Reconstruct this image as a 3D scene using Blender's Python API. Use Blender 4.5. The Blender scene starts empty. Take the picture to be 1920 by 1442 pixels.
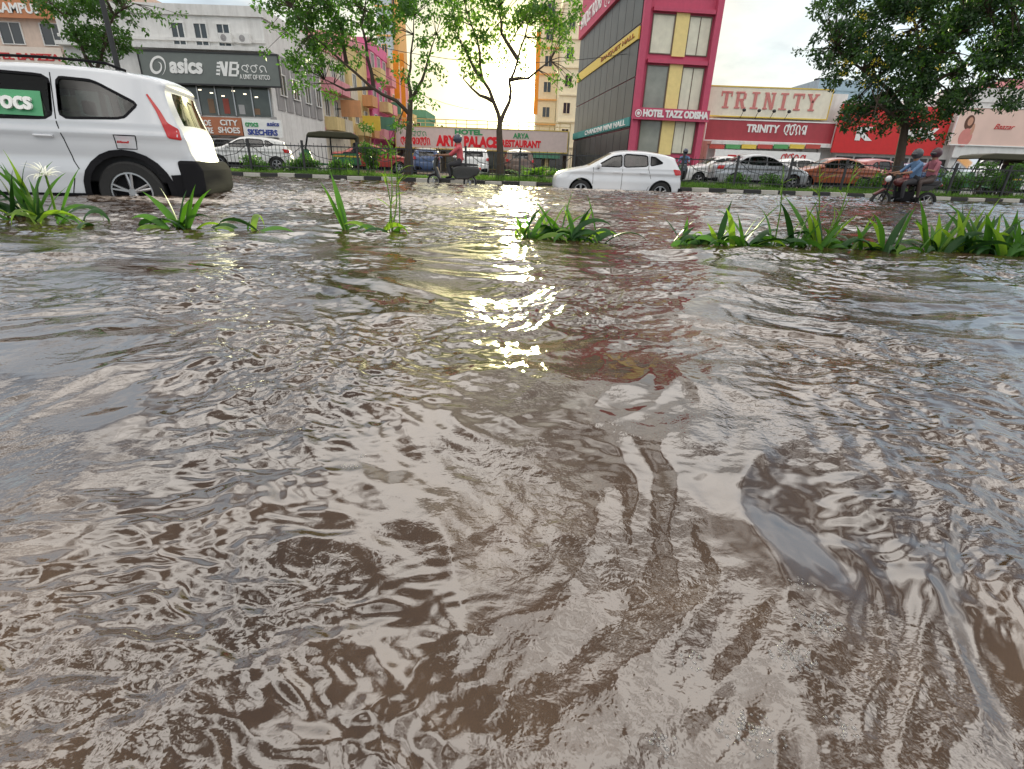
import bpy,bmesh,math,random
import numpy as np
from mathutils import Vector,Matrix
from mathutils.geometry import tessellate_polygon
random.seed(7); np.random.seed(7)
R=math.radians
scene=bpy.context.scene
CAMH=0.53; PITCH=R(23.2); ROLL=R(2.0); F=942.0
# ---------------------------------------------------------------- camera
cam=bpy.data.cameras.new("camera"); cam.sensor_width=36; cam.lens=F/1920*36; cam.clip_end=3000; cam.clip_start=0.02
camo=bpy.data.objects.new("camera",cam); scene.collection.objects.link(camo)
camo.matrix_world=Matrix.Translation((0,0,CAMH))@Matrix.Rotation(R(90)-PITCH,4,'X')@Matrix.Rotation(ROLL,4,'Z')
scene.camera=camo
scene.view_settings.view_transform='Standard'; scene.view_settings.look='None'; scene.view_settings.exposure=0
CAM=Vector((0,0,CAMH))
def ray(u,v):
    xc=(u-960)/F; yc=-(v-721)/F
    x=xc*math.cos(ROLL)-yc*math.sin(ROLL); y=xc*math.sin(ROLL)+yc*math.cos(ROLL)
    return Vector((x, math.cos(PITCH)+y*math.sin(PITCH), -math.sin(PITCH)+y*math.cos(PITCH)))
def at(u,v,Y):
    d=ray(u,v); return CAM+d*(Y/d.y)
def ground(u,v,z=0.0):
    d=ray(u,v); return CAM+d*((z-CAMH)/d.z)
def hit(u,v,O,n):
    d=ray(u,v); return CAM+d*((O-CAM).dot(n)/d.dot(n))
# ---------------------------------------------------------------- materials
MC={}
def mat(name,col,rough=.6,metal=0,var=.12,scale=4,bump=0,spec=.5,dirt=0,coat=0,emis=0,trans=0):
    if name in MC: return MC[name]
    m=bpy.data.materials.new(name); m.use_nodes=True; nt=m.node_tree; N=nt.nodes; L=nt.links
    b=N["Principled BSDF"]; b.inputs["Roughness"].default_value=rough; b.inputs["Metallic"].default_value=metal
    b.inputs["Specular IOR Level"].default_value=spec
    if coat: b.inputs["Coat Weight"].default_value=coat; b.inputs["Coat Roughness"].default_value=.04
    tc=N.new("ShaderNodeTexCoord"); no=N.new("ShaderNodeTexNoise"); no.inputs["Scale"].default_value=scale; no.inputs["Detail"].default_value=6
    L.new(tc.outputs["Object"],no.inputs["Vector"])
    mx=N.new("ShaderNodeMix"); mx.data_type='RGBA'
    c=Vector(col[:3])
    mx.inputs[6].default_value=(*[max(0,x*(1-var)) for x in c],1); mx.inputs[7].default_value=(*[min(1,x*(1+var)) for x in c],1)
    L.new(no.outputs["Fac"],mx.inputs[0]); out=mx.outputs[2]
    if dirt:
        mp=N.new("ShaderNodeMapping"); mp.inputs["Scale"].default_value=(1.6,1.6,.22); L.new(tc.outputs["Object"],mp.inputs["Vector"])
        n2=N.new("ShaderNodeTexNoise"); n2.inputs["Scale"].default_value=1.6; n2.inputs["Detail"].default_value=8; n2.inputs["Roughness"].default_value=.65
        L.new(mp.outputs[0],n2.inputs["Vector"])
        r=N.new("ShaderNodeMapRange"); r.inputs[1].default_value=.45; r.inputs[2].default_value=.75; r.inputs[3].default_value=0; r.inputs[4].default_value=dirt
        L.new(n2.outputs["Fac"],r.inputs[0])
        m2=N.new("ShaderNodeMix"); m2.data_type='RGBA'; m2.inputs[7].default_value=(c[0]*.3+.02,c[1]*.28+.018,c[2]*.26+.015,1)
        L.new(out,m2.inputs[6]); L.new(r.outputs[0],m2.inputs[0]); out=m2.outputs[2]
    L.new(out,b.inputs["Base Color"])
    if bump:
        bp=N.new("ShaderNodeBump"); bp.inputs["Strength"].default_value=bump; bp.inputs["Distance"].default_value=.02
        n3=N.new("ShaderNodeTexNoise"); n3.inputs["Scale"].default_value=scale*6; L.new(tc.outputs["Object"],n3.inputs["Vector"])
        L.new(n3.outputs["Fac"],bp.inputs["Height"]); L.new(bp.outputs[0],b.inputs["Normal"])
    if emis:
        b.inputs["Emission Color"].default_value=(*c,1); b.inputs["Emission Strength"].default_value=emis
    if trans:
        t=N.new("ShaderNodeBsdfTranslucent"); t.inputs[0].default_value=(min(1,c[0]*3.2),min(1,c[1]*3.0),c[2]*1.2,1)
        ms=N.new("ShaderNodeMixShader"); ms.inputs[0].default_value=trans
        L.new(b.outputs[0],ms.inputs[1]); L.new(t.outputs[0],ms.inputs[2]); L.new(ms.outputs[0],N["Material Output"].inputs[0])
    MC[name]=m; return m
def glassmat(name,tint,refl=.12,rgh=.03):
    if name in MC: return MC[name]
    m=bpy.data.materials.new(name); m.use_nodes=True; nt=m.node_tree; N=nt.nodes; L=nt.links
    N.remove(N["Principled BSDF"])
    t=N.new("ShaderNodeBsdfTransparent"); t.inputs[0].default_value=(*tint,1)
    g=N.new("ShaderNodeBsdfGlossy"); g.inputs["Roughness"].default_value=rgh; g.inputs[0].default_value=(.9,.9,.9,1)
    fr=N.new("ShaderNodeFresnel"); fr.inputs[0].default_value=1.45
    ad=N.new("ShaderNodeMath"); ad.operation='ADD'; ad.inputs[1].default_value=refl; L.new(fr.outputs[0],ad.inputs[0])
    ms=N.new("ShaderNodeMixShader"); L.new(ad.outputs[0],ms.inputs[0]); L.new(t.outputs[0],ms.inputs[1]); L.new(g.outputs[0],ms.inputs[2])
    L.new(ms.outputs[0],N["Material Output"].inputs[0]); MC[name]=m; return m
WHITE=mat("white_paint",(.78,.78,.76),.5,dirt=.25)
BLACK=mat("black_metal",(.02,.02,.022),.45)
CARW=mat("white_car_paint",(.64,.66,.69),.25,var=.03,coat=.5)
RUB=mat("rubber",(.02,.02,.02),.8,bump=.2)
ALLOY=mat("alloy",(.40,.40,.41),.35,metal=.9)
DPLAST=mat("dark_plastic",(.018,.018,.02),.95,spec=.04)
REDL=mat("red_lens",(.50,.012,.012),.2,coat=.4)
CLEARL=mat("clear_lens",(.7,.72,.75),.1,coat=.6)
INTER=mat("car_interior",(.03,.03,.033),.8)
CGLASS=glassmat("car_window_glass",(.20,.25,.24),.03)
BGLASS=mat("building_glass",(.03,.04,.045),.08,spec=.7,var=.4,scale=.8)
# ---------------------------------------------------------------- mesh builder
class M:
    def __init__(s): s.v=[];s.f=[];s.mi=[];s.ms=[]
    def m(s,x):
        if x not in s.ms: s.ms.append(x)
        return s.ms.index(x)
    def add(s,vs,fs,mt):
        o=len(s.v); s.v+= [tuple(p) for p in vs]; i=s.m(mt)
        for f in fs: s.f.append(tuple(o+k for k in f)); s.mi.append(i)
        return s
    def box(s,x0,x1,y0,y1,z0,z1,mt):
        return s.add([(x0,y0,z0),(x1,y0,z0),(x1,y1,z0),(x0,y1,z0),(x0,y0,z1),(x1,y0,z1),(x1,y1,z1),(x0,y1,z1)],
          [(3,2,1,0),(4,5,6,7),(0,1,5,4),(1,2,6,5),(2,3,7,6),(3,0,4,7)],mt)
    def cyl(s,p0,p1,r0,r1,n,mt,cap=True):
        p0=Vector(p0);p1=Vector(p1);d=(p1-p0)
        if d.length<1e-6: return s
        d.normalize(); a=Vector((0,0,1)) if abs(d.z)<.9 else Vector((1,0,0)); e=d.cross(a).normalized(); g=d.cross(e)
        vs=[]
        for p,r in((p0,r0),(p1,r1)):
            for i in range(n):
                t=2*math.pi*i/n; vs.append(p+e*(r*math.cos(t))+g*(r*math.sin(t)))
        fs=[(i,(i+1)%n,n+(i+1)%n,n+i) for i in range(n)]
        if cap: fs+=[tuple(range(n-1,-1,-1)),tuple(range(n,2*n))]
        return s.add(vs,fs,mt)
    def tube(s,pts,rs,n,mt):
        pts=[Vector(p) for p in pts]; vs=[];k=len(pts)
        for i,p in enumerate(pts):
            d=(pts[min(i+1,k-1)]-pts[max(i-1,0)]).normalized(); a=Vector((.3,1,.1)).normalized()
            e=d.cross(a).normalized(); g=d.cross(e)
            for j in range(n):
                t=2*math.pi*j/n; vs.append(p+e*(rs[i]*math.cos(t))+g*(rs[i]*math.sin(t)))
        fs=[(i*n+j,i*n+(j+1)%n,(i+1)*n+(j+1)%n,(i+1)*n+j) for i in range(k-1) for j in range(n)]
        fs+=[tuple(range(n-1,-1,-1)),tuple(range((k-1)*n,k*n))]
        return s.add(vs,fs,mt)
    def lathe(s,c,prof,n,mt):   # about y axis, prof (r,y)
        vs=[(c[0]+r*math.cos(2*math.pi*i/n),c[1]+y,c[2]+r*math.sin(2*math.pi*i/n)) for r,y in prof for i in range(n)]
        fs=[(k*n+i,k*n+(i+1)%n,(k+1)*n+(i+1)%n,(k+1)*n+i) for k in range(len(prof)-1) for i in range(n)]
        return s.add(vs,fs,mt)
    def ell(s,c,r,mt,nu=14,nv=9,fn=None):
        vs=[];fs=[]
        for j in range(nv+1):
            ph=math.pi*j/nv
            for i in range(nu):
                t=2*math.pi*i/nu; p=Vector((math.sin(ph)*math.cos(t),math.sin(ph)*math.sin(t),math.cos(ph)))
                if fn: p=fn(p)
                vs.append((c[0]+r[0]*p.x,c[1]+r[1]*p.y,c[2]+r[2]*p.z))
        fs=[(j*nu+i,(j+1)*nu+i,(j+1)*nu+(i+1)%nu,j*nu+(i+1)%nu) for j in range(nv) for i in range(nu)]
        return s.add(vs,fs,mt)
    def prism(s,poly,y0,y1,mt):  # polygon in xz extruded in y
        n=len(poly); vs=[(x,y0,z) for x,z in poly]+[(x,y1,z) for x,z in poly]
        fs=[tuple(range(n)),tuple(range(2*n-1,n-1,-1))]+[(i,i+n,(i+1)%n+n,(i+1)%n) for i in range(n)]
        return s.add(vs,fs,mt)
    def build(s,name,parent=None,loc=(0,0,0),rotz=0,smooth=False,bevel=0,label=None,autos=None):
        me=bpy.data.meshes.new(name); me.from_pydata(s.v,[],s.f)
        for x in s.ms: me.materials.append(x)
        me.polygons.foreach_set("material_index",s.mi)
        bm=bmesh.new(); bm.from_mesh(me)
        if smooth: bmesh.ops.remove_doubles(bm,verts=bm.verts,dist=1e-5)
        bmesh.ops.recalc_face_normals(bm,faces=bm.faces); bm.to_mesh(me); bm.free()
        ob=bpy.data.objects.new(name,me); scene.collection.objects.link(ob)
        if smooth:
            me.polygons.foreach_set("use_smooth",[True]*len(me.polygons))
            try: me.set_sharp_from_angle(angle=R(40))
            except Exception: pass
        if bevel:
            b=ob.modifiers.new("bevel",'BEVEL'); b.width=bevel; b.segments=2; b.limit_method='ANGLE'
        ob.location=loc; ob.rotation_euler=(0,0,rotz)
        if parent: ob.parent=parent
        if label: ob["label"]=label
        return ob
def thing(name,label,cat,loc=(0,0,0),rotz=0,group=None,ob=None):
    if ob is None:
        ob=bpy.data.objects.new(name,None); ob.empty_display_size=.2; scene.collection.objects.link(ob)
        ob.location=loc; ob.rotation_euler=(0,0,rotz)
    ob["label"]=label; ob["category"]=cat
    if group: ob["group"]=group
    return ob
def copy_tree(root,loc,rotz,label=None,swap=None):
    r=root.copy(); scene.collection.objects.link(r); r.location=loc; r.rotation_euler=(0,0,rotz)
    if label: r["label"]=label
    def rec(src,dst):
        for c in list(src.children):
            if c.get("only"): continue
            k=c.copy(); k.parent=dst; scene.collection.objects.link(k)
            if swap and k.data:
                for i,mm in enumerate(k.data.materials):
                    if mm==swap[0]:
                        if k.data.users>1: k.data=k.data.copy()
                        k.data.materials[i]=swap[1]
            rec(c,k)
    rec(root,r); return r
# Odia characters drawn as strokes (round-topped script)
def odia(parent,n,x0,x1,z0,z1,y,mt,wt=.13):
    m=M(); cw=(x1-x0)/n
    def arc(cx,cz,rx,rz,a0,a1,k=12): return [(cx+rx*math.cos(R(a0+(a1-a0)*i/k)),cz+rz*math.sin(R(a0+(a1-a0)*i/k))) for i in range(k+1)]
    G=[[arc(.42,.55,.34,.36,-60,235),[(.28,.22),(.60,.05),(.80,.02)],arc(.80,.78,.15,.2,-20,200)],
       [arc(.40,.52,.33,.38,-100,190),[(.40,.14),(.42,.52)],[(.80,.95),(.80,.05)]],
       [arc(.42,.58,.34,.34,-30,210),arc(.42,.30,.26,.26,170,370),arc(.78,.88,.16,.12,0,270)],
       [arc(.45,.52,.38,.38,0,360),[(.45,.52),(.62,.52)],[(.86,.9),(.86,.1)]],
       [arc(.42,.55,.34,.36,-10,260),[(.36,.2),(.12,.02)],[(.72,.48),(.88,.05)]]]
    for i in range(n):
        for st in G[(i*2)%5]:
            V=[];k=len(st)
            for j,(a,b) in enumerate(st):
                p=st[max(0,j-1)]; q=st[min(k-1,j+1)]; dx=(q[0]-p[0])*cw; dz=(q[1]-p[1])*(z1-z0); l=math.hypot(dx,dz) or 1; w=wt*(z1-z0)*.5
                for s_ in(-1,1): V.append((x0+(i+a*.92)*cw-dz/l*w*s_,y-.03,z0+b*(z1-z0)+dx/l*w*s_))
            m.add(V,[(2*j,2*j+1,2*j+3,2*j+2) for j in range(k-1)],mt)
            y-=.0015
    return m.build("lettering",parent)
# text fitted into box on local plane facing -y
def text(parent,s,x0,x1,z0,z1,y,mt,bold=.02,name="lettering",italic=0):
    if ord(s[0])>2000: return odia(parent,sum(1 for c in s if 0x0B05<=ord(c)<=0x0B39 or ord(c)==0x0B5F or ord(c)==0x0B5C),x0,x1,z0,z1,y,mt)
    cu=bpy.data.curves.new("t",'FONT'); cu.body=s; cu.size=1; cu.offset=bold; cu.shear=italic; cu.resolution_u=3; cu.extrude=.02
    o=bpy.data.objects.new("t",cu); scene.collection.objects.link(o)
    dg=bpy.context.evaluated_depsgraph_get(); me=bpy.data.meshes.new_from_object(o.evaluated_get(dg))
    bpy.data.objects.remove(o); bpy.data.curves.remove(cu)
    n=len(me.vertices)
    if n==0: return None
    a=np.empty(n*3); me.vertices.foreach_get("co",a); a=a.reshape(-1,3)
    mn=a.min(0); mxx=a.max(0); w=mxx-mn; w[w==0]=1
    b=np.empty_like(a); b[:,0]=x0+(a[:,0]-mn[0])/w[0]*(x1-x0); b[:,2]=z0+(a[:,1]-mn[1])/w[1]*(z1-z0); b[:,1]=y-(a[:,2]-mn[2])/w[2]*.04
    me.vertices.foreach_set("co",b.ravel()); me.materials.clear(); me.materials.append(mt); me.update(); me.name=name
    ob=bpy.data.objects.new(name,me); scene.collection.objects.link(ob); ob.parent=parent
    return ob
def slab_letters(parent,s,x0,x1,z0,z1,y,mt):
    n=len(s); cw=(x1-x0)/(n-.25)
    for i,ch in enumerate(s):
        m=M(); ox=x0+i*cw; w=cw*.76; h=z1-z0
        def bx(a,b,c,d): m.prism([(ox+a*w,z0+c*h),(ox+b*w,z0+c*h),(ox+b*w,z0+d*h),(ox+a*w,z0+d*h)],y-.05,y,mt)
        def sl(a,c,b,d,k=.26): m.prism([(ox+a*w,z0+c*h),(ox+(a+k)*w,z0+c*h),(ox+(b+k)*w,z0+d*h),(ox+b*w,z0+d*h)],y-.047,y,mt)
        if ch=='T': bx(.37,.63,.1,.9); bx(.2,.8,0,.1); bx(0,1,.88,1); bx(0,.1,.7,.88); bx(.9,1,.7,.88)
        if ch=='I': bx(.37,.63,.1,.9); bx(.15,.85,0,.1); bx(.15,.85,.9,1)
        if ch=='R': bx(.1,.36,.1,.9); bx(0,.5,0,.1); bx(0,.8,.88,1); bx(.72,.95,.58,.9); bx(.36,.8,.46,.58); sl(.7,0,.45,.46,.28); bx(.9,1.05,0,.1)
        if ch=='N': bx(.08,.26,.1,.9); bx(0,.4,0,.1); bx(0,.3,.9,1); bx(.76,.94,.1,.9); bx(.6,1,.9,1); sl(.66,0,.08,1,.28)
        if ch=='Y': bx(.38,.62,.1,.5); bx(.22,.78,0,.1); sl(.38,.48,.02,.92,.26); sl(.38,.48,.72,.92,.22); bx(-.04,.38,.92,1); bx(.62,1.04,.92,1)
        m.build("letter",parent)
# ---------------------------------------------------------------- numpy noise + water
_p=np.random.RandomState(3).permutation(256); _p=np.concatenate([_p,_p]); _g=np.random.RandomState(5).uniform(0,2*np.pi,256)
def pn(x,y,s=0):
    x=x+s*17.31; y=y+s*9.77
    xi=np.floor(x).astype(np.int64); yi=np.floor(y).astype(np.int64); xf=x-xi; yf=y-yi; xi&=255; yi&=255
    u=xf*xf*xf*(xf*(xf*6-15)+10); v=yf*yf*yf*(yf*(yf*6-15)+10)
    def g(ix,iy,dx,dy):
        a=_g[_p[_p[ix&255]+(iy&255)]]; return np.cos(a)*dx+np.sin(a)*dy
    a=g(xi,yi,xf,yf); b=g(xi+1,yi,xf-1,yf); c=g(xi,yi+1,xf,yf-1); d=g(xi+1,yi+1,xf-1,yf-1)
    return (a+u*(b-a)+v*(c-a+u*(a-b-c+d)))*1.5
def rid(n,e=.05): return 1-2*np.sqrt(n*n+e*e)
def wake(x,y):
    return np.exp(-((y-9.0)/3.0)**2)*np.clip((x+12)/6,0,1)*np.clip((3-x)/5,0,1)+np.exp(-((y-15.5)/2.2)**2)*np.clip((x+3)/3,0,1)*np.clip((12-x)/4,0,1)
def warp(x,y):
    return (x+.22*pn(x*.8,y*.8,1)+.045*pn(x*3,y*3,8)+.014*pn(x*8,y*8,31), y+.22*pn(x*.8,y*.8,2)+.045*pn(x*3,y*3,9)+.014*pn(x*8,y*8,32))
def H(x,y):
    x=np.asarray(x,float); y=np.asarray(y,float)
    wx,wy=warp(x,y)
    near=np.clip((3.0-y)/2.4,0,1)
    far=1-near
    h=.016*pn(x*.5,y*.9,3)+(.012+.010*far)*pn(wx*1.1,wy*1.9,4)
    h+=(.003+.013*far)*rid(pn(wx*1.7,wy*3.2,5),.06)
    c,s=math.cos(.45),math.sin(.45)
    a=wx*c+wy*s; b=-wx*s+wy*c; a2=wx*c-wy*s; b2=wx*s+wy*c
    left=np.clip(.5-x*1.2,0,1)
    # long oblique wavelets near the viewer, in two crossing families
    h+=near*(left*(.0045*rid(pn(a*2.7,b*1.2,6),.12)+.0062*rid(pn(a*6,b*2.0,12),.08)+.0036*rid(pn(a*13,b*4.5,42),.08))
        +(1-left)*(.0045*rid(pn(a2*2.7,b2*1.2,16),.12)+.0062*rid(pn(a2*6,b2*2.0,22),.08)+.0036*rid(pn(a2*13,b2*4.5,43),.08)))
    patch=np.clip(.60+1.7*pn(x*1.2,y*1.2,20),.14,1.3)
    h+=patch*((.0080)*pn(wx*5,wy*7,7)+(.0042)*rid(pn(wx*9,wy*12,10),.08)+(.0030)*pn(wx*17,wy*21,11)+(.0019*near+.002*far)*rid(pn(wx*27,wy*31,19),.1)+.0006*pn(wx*50,wy*55,17)*near)
    wk=wake(x,y)
    h+=wk*(.034*pn(wx*2.2,wy*2.6,13)+.022*rid(pn(wx*5,wy*5,14))+.010*pn(wx*13,wy*13,15))
    return h
nr,nc=1300,1000
t=np.linspace(0,1,nr); Yr=.95*np.exp(3.06*t)-1.25; Yr=np.minimum(Yr,19.42)
U=np.linspace(-1,1,nc); U=np.sign(U)*np.abs(U)**1.12
YY=np.repeat(Yr[:,None],nc,1); XX=U[None,:]*(1.2+1.3*(YY+.4))
ZZ=H(XX,YY)
co=np.stack([XX,YY,ZZ],-1).reshape(-1,3)
idx=np.arange(nr*nc).reshape(nr,nc)
q=np.stack([idx[:-1,:-1],idx[:-1,1:],idx[1:,1:],idx[1:,:-1]],-1).reshape(-1)
me=bpy.data.meshes.new("flood_water"); me.vertices.add(nr*nc); me.vertices.foreach_set("co",co.ravel())
nf=(nr-1)*(nc-1); me.loops.add(nf*4); me.loops.foreach_set("vertex_index",q.astype(np.int32))
me.polygons.add(nf); me.polygons.foreach_set("loop_start",np.arange(0,nf*4,4,dtype=np.int32)); me.polygons.foreach_set("loop_total",np.full(nf,4,dtype=np.int32))
me.polygons.foreach_set("use_smooth",np.ones(nf,dtype=bool)); me.update(calc_edges=True)
# churned froth where the vehicles disturb the water
wx,wy=warp(XX,YY)
ch=np.exp(-((XX+1.6)/3.2)**2-((YY-8.6)/2.0)**2)*.8+1.2*np.exp(-((XX-2.6)/1.5)**2-((YY-16.6)/.9)**2)+.9*np.exp(-((XX-6.0)/.8)**2-((YY-17)/.6)**2)+.6*np.exp(-((XX+2.0)/1.4)**2-((YY-17.6)/.7)**2)+.9*np.exp(-((XX+4.6)/.9)**2-((YY-6.9)/.35)**2)+.08*np.clip((YY-6)/8,0,1)
fr_=.5*rid(pn(wx*2.4,wy*3.4,51),.05)+.35*rid(pn(wx*7,wy*9,52),.05)+.5*pn(wx*17,wy*19,53)
churn=np.clip((ch*(.35+fr_)-.16)*1.5,0,1)
at_=me.attributes.new("churn",'FLOAT','POINT'); at_.data.foreach_set("value",churn.ravel().astype(np.float32))
wm=bpy.data.materials.new("muddy_water"); wm.use_nodes=True; nt=wm.node_tree; N=nt.nodes; L=nt.links; b=N["Principled BSDF"]
b.inputs["IOR"].default_value=2.0
tc=N.new("ShaderNodeTexCoord")
n1=N.new("ShaderNodeTexNoise"); n1.inputs["Scale"].default_value=1.8; n1.inputs["Detail"].default_value=9; n1.inputs["Distortion"].default_value=.8; L.new(tc.outputs["Object"],n1.inputs["Vector"])
cr=N.new("ShaderNodeValToRGB"); cr.color_ramp.elements[0].position=.36; cr.color_ramp.elements[0].color=(.030,.015,.007,1); cr.color_ramp.elements[1].position=.70; cr.color_ramp.elements[1].color=(.088,.054,.031,1)
L.new(n1.outputs["Fac"],cr.inputs[0])
an=N.new("ShaderNodeAttribute"); an.attribute_name="churn"
mf=N.new("ShaderNodeMix"); mf.data_type='RGBA'; mf.inputs[7].default_value=(.52,.45,.39,1); L.new(an.outputs["Fac"],mf.inputs[0]); L.new(cr.outputs[0],mf.inputs[6]); L.new(mf.outputs[2],b.inputs["Base Color"])
rr_=N.new("ShaderNodeMapRange"); rr_.inputs[3].default_value=.045; rr_.inputs[4].default_value=.5; L.new(an.outputs["Fac"],rr_.inputs[0]); L.new(rr_.outputs[0],b.inputs["Roughness"])
nb=N.new("ShaderNodeTexNoise"); nb.inputs["Scale"].default_value=42; nb.inputs["Detail"].default_value=3; nb.inputs["Distortion"].default_value=.2; L.new(tc.outputs["Object"],nb.inputs["Vector"])
nb2=N.new("ShaderNodeTexNoise"); nb2.inputs["Scale"].default_value=2.2; nb2.inputs["Detail"].default_value=2; L.new(tc.outputs["Object"],nb2.inputs["Vector"])
mr=N.new("ShaderNodeMapRange"); mr.inputs[1].default_value=.40; mr.inputs[2].default_value=.62; L.new(nb2.outputs["Fac"],mr.inputs[0])
mu=N.new("ShaderNodeMath"); mu.operation='MULTIPLY'; L.new(nb.outputs["Fac"],mu.inputs[0]); L.new(mr.outputs[0],mu.inputs[1])
bp=N.new("ShaderNodeBump"); bp.inputs["Strength"].default_value=.45; bp.inputs["Distance"].default_value=.006; L.new(mu.outputs[0],bp.inputs["Height"]); L.new(bp.outputs[0],b.inputs["Normal"])
me.materials.append(wm)
wo=bpy.data.objects.new("flood_water",me); scene.collection.objects.link(wo); wo["kind"]="structure"; wo["label"]="rippling muddy brown flood water covering the road"
# ground sheets
def sheet(name,x0,x1,y0,y1,z,mt,label):
    o=M().add([(x0,y0,z),(x1,y0,z),(x1,y1,z),(x0,y1,z)],[(0,1,2,3)],mt).build(name); o["kind"]="structure"; o["label"]=label; return o
sheet("ground",-900,900,-300,1500,-.12,mat("ground_soil",(.09,.07,.05),.9,scale=.5),"wide muddy ground under the town")
sheet("road",-60,60,21.6,120,.05,mat("wet_road",(.075,.065,.055),.25,var=.3,scale=.7),"wet service road in front of the shops")
verge=M().box(-40,45,19.56,21.6,-.1,.13,mat("verge_soil",(.05,.05,.025),.95,var=.4,scale=3,bump=.5)).build("verge"); verge["kind"]="structure"; verge["label"]="raised grassy planting strip behind the kerb"
# foam bubbles
FO=glassmat("foam_bubble",(.95,.94,.92),.12,.08)
fm=M()
for (u,v,r,n) in [(1530,1180,.022,110),(1480,1250,.020,90),(1405,1385,.024,110),(655,880,.011,40),(678,860,.008,14),(1500,1110,.014,20),(1570,1380,.014,26),(1240,1400,.014,26),(1300,1245,.014,16)]:
    g=ground(u,v)
    for i in range(n):
        a=random.uniform(0,6.28); rr=r*random.random()**.7; x=g.x+rr*math.cos(a)*1.4; y=g.y+rr*math.sin(a); s=random.uniform(.0007,.0022)
        fm.ell((x,y,float(H(x,y))),(s,s,s*.5),FO,10,6)
fo=fm.build("foam",smooth=True); fo["kind"]="stuff"; fo["label"]="small clusters of bubbles floating on the water"
# ---------------------------------------------------------------- world + sun
SUNEL=R(7.3); SUNAZ=math.atan2(ray(975,165).x,ray(975,165).y)
sd=Vector((math.sin(SUNAZ)*math.cos(SUNEL),math.cos(SUNAZ)*math.cos(SUNEL),math.sin(SUNEL)))
w=bpy.data.worlds.new("World"); scene.world=w; w.use_nodes=True; nt=w.node_tree; N=nt.nodes; L=nt.links; bg=N["Background"]; bg.inputs[1].default_value=.15
sky=N.new("ShaderNodeTexSky"); sky.sky_type='NISHITA'; sky.sun_disc=False; sky.sun_elevation=SUNEL; sky.sun_rotation=SUNAZ; sky.air_density=1.0; sky.dust_density=.6
tc=N.new("ShaderNodeTexCoord"); nm=N.new("ShaderNodeVectorMath"); nm.operation='NORMALIZE'; L.new(tc.outputs["Generated"],nm.inputs[0])
mp=N.new("ShaderNodeMapping"); mp.inputs["Scale"].default_value=(1,1,2.4); L.new(nm.outputs[0],mp.inputs[0])
no=N.new("ShaderNodeTexNoise"); no.inputs["Scale"].default_value=2.3; no.inputs["Detail"].default_value=9; no.inputs["Roughness"].default_value=.55; L.new(mp.outputs[0],no.inputs[0])
rp=N.new("ShaderNodeValToRGB"); rp.color_ramp.elements[0].position=.40; rp.color_ramp.elements[0].color=(.25,.25,.25,1); rp.color_ramp.elements[1].position=.58; L.new(no.outputs["Fac"],rp.inputs[0])
n2=N.new("ShaderNodeTexNoise"); n2.inputs["Scale"].default_value=4.0; n2.inputs["Detail"].default_value=8; L.new(mp.outputs[0],n2.inputs[0])
cc=N.new("ShaderNodeValToRGB"); cc.color_ramp.elements[0].position=.40; cc.color_ramp.elements[0].color=(3.7,4.3,5.0,1); cc.color_ramp.elements[1].position=.62; cc.color_ramp.elements[1].color=(7.4,7.4,7.4,1); L.new(n2.outputs["Fac"],cc.inputs[0])
base=N.new("ShaderNodeMix"); base.data_type='RGBA'; base.blend_type='ADD'; base.inputs[0].default_value=1; base.inputs[7].default_value=(2.4,3.3,4.4,1); L.new(sky.outputs[0],base.inputs[6])
mx=N.new("ShaderNodeMix"); mx.data_type='RGBA'; L.new(rp.outputs[0],mx.inputs[0]); L.new(base.outputs[2],mx.inputs[6]); L.new(cc.outputs[0],mx.inputs[7])
n3=N.new("ShaderNodeTexNoise"); n3.inputs["Scale"].default_value=4.2; n3.inputs["Detail"].default_value=7; n3.inputs["Distortion"].default_value=.4; L.new(nm.outputs[0],n3.inputs[0])
hc=N.new("ShaderNodeValToRGB"); hc.color_ramp.elements[0].position=.42; hc.color_ramp.elements[0].color=(1.8,1.75,1.75,1); hc.color_ramp.elements[1].position=.57; hc.color_ramp.elements[1].color=(20,19.2,18.2,1); L.new(n3.outputs["Fac"],hc.inputs[0])
sp=N.new("ShaderNodeSeparateXYZ"); L.new(nm.outputs[0],sp.inputs[0])
er=N.new("ShaderNodeMapRange"); er.interpolation_type='SMOOTHSTEP'; er.inputs[1].default_value=.26; er.inputs[2].default_value=.58; L.new(sp.outputs[2],er.inputs[0])
mh=N.new("ShaderNodeMix"); mh.data_type='RGBA'; L.new(er.outputs[0],mh.inputs[0]); L.new(mx.outputs[2],mh.inputs[6]); L.new(hc.outputs[0],mh.inputs[7])
dt=N.new("ShaderNodeVectorMath"); dt.operation='DOT_PRODUCT'; dt.inputs[1].default_value=sd
L.new(nm.outputs[0],dt.inputs[0])
cl=N.new("ShaderNodeMath"); cl.operation='MAXIMUM'; cl.inputs[1].default_value=0; L.new(dt.outputs["Value"],cl.inputs[0])
out=mh.outputs[2]
def glow(p,col,mode,out):
    pw=N.new("ShaderNodeMath"); pw.operation='POWER'; pw.inputs[1].default_value=p; L.new(cl.outputs[0],pw.inputs[0])
    a=N.new("ShaderNodeMix"); a.data_type='RGBA'; a.blend_type=mode; a.clamp_result=False; a.inputs[7].default_value=(*col,1)
    L.new(pw.outputs[0],a.inputs[0]); L.new(out,a.inputs[6]); return a.outputs[2]
out=glow(22,(6.2,5.8,4.0),'MIX',out); out=glow(24,(1.0,.9,.2),'ADD',out); out=glow(220,(22,20.5,9),'ADD',out); out=glow(1800,(190,175,110),'ADD',out)
L.new(out,bg.inputs[0])
sl=bpy.data.lights.new("sun",'SUN'); sl.energy=5.0; sl.angle=R(.8); sl.color=(1,.95,.60); so=bpy.data.objects.new("sun",sl); scene.collection.objects.link(so)
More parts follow.
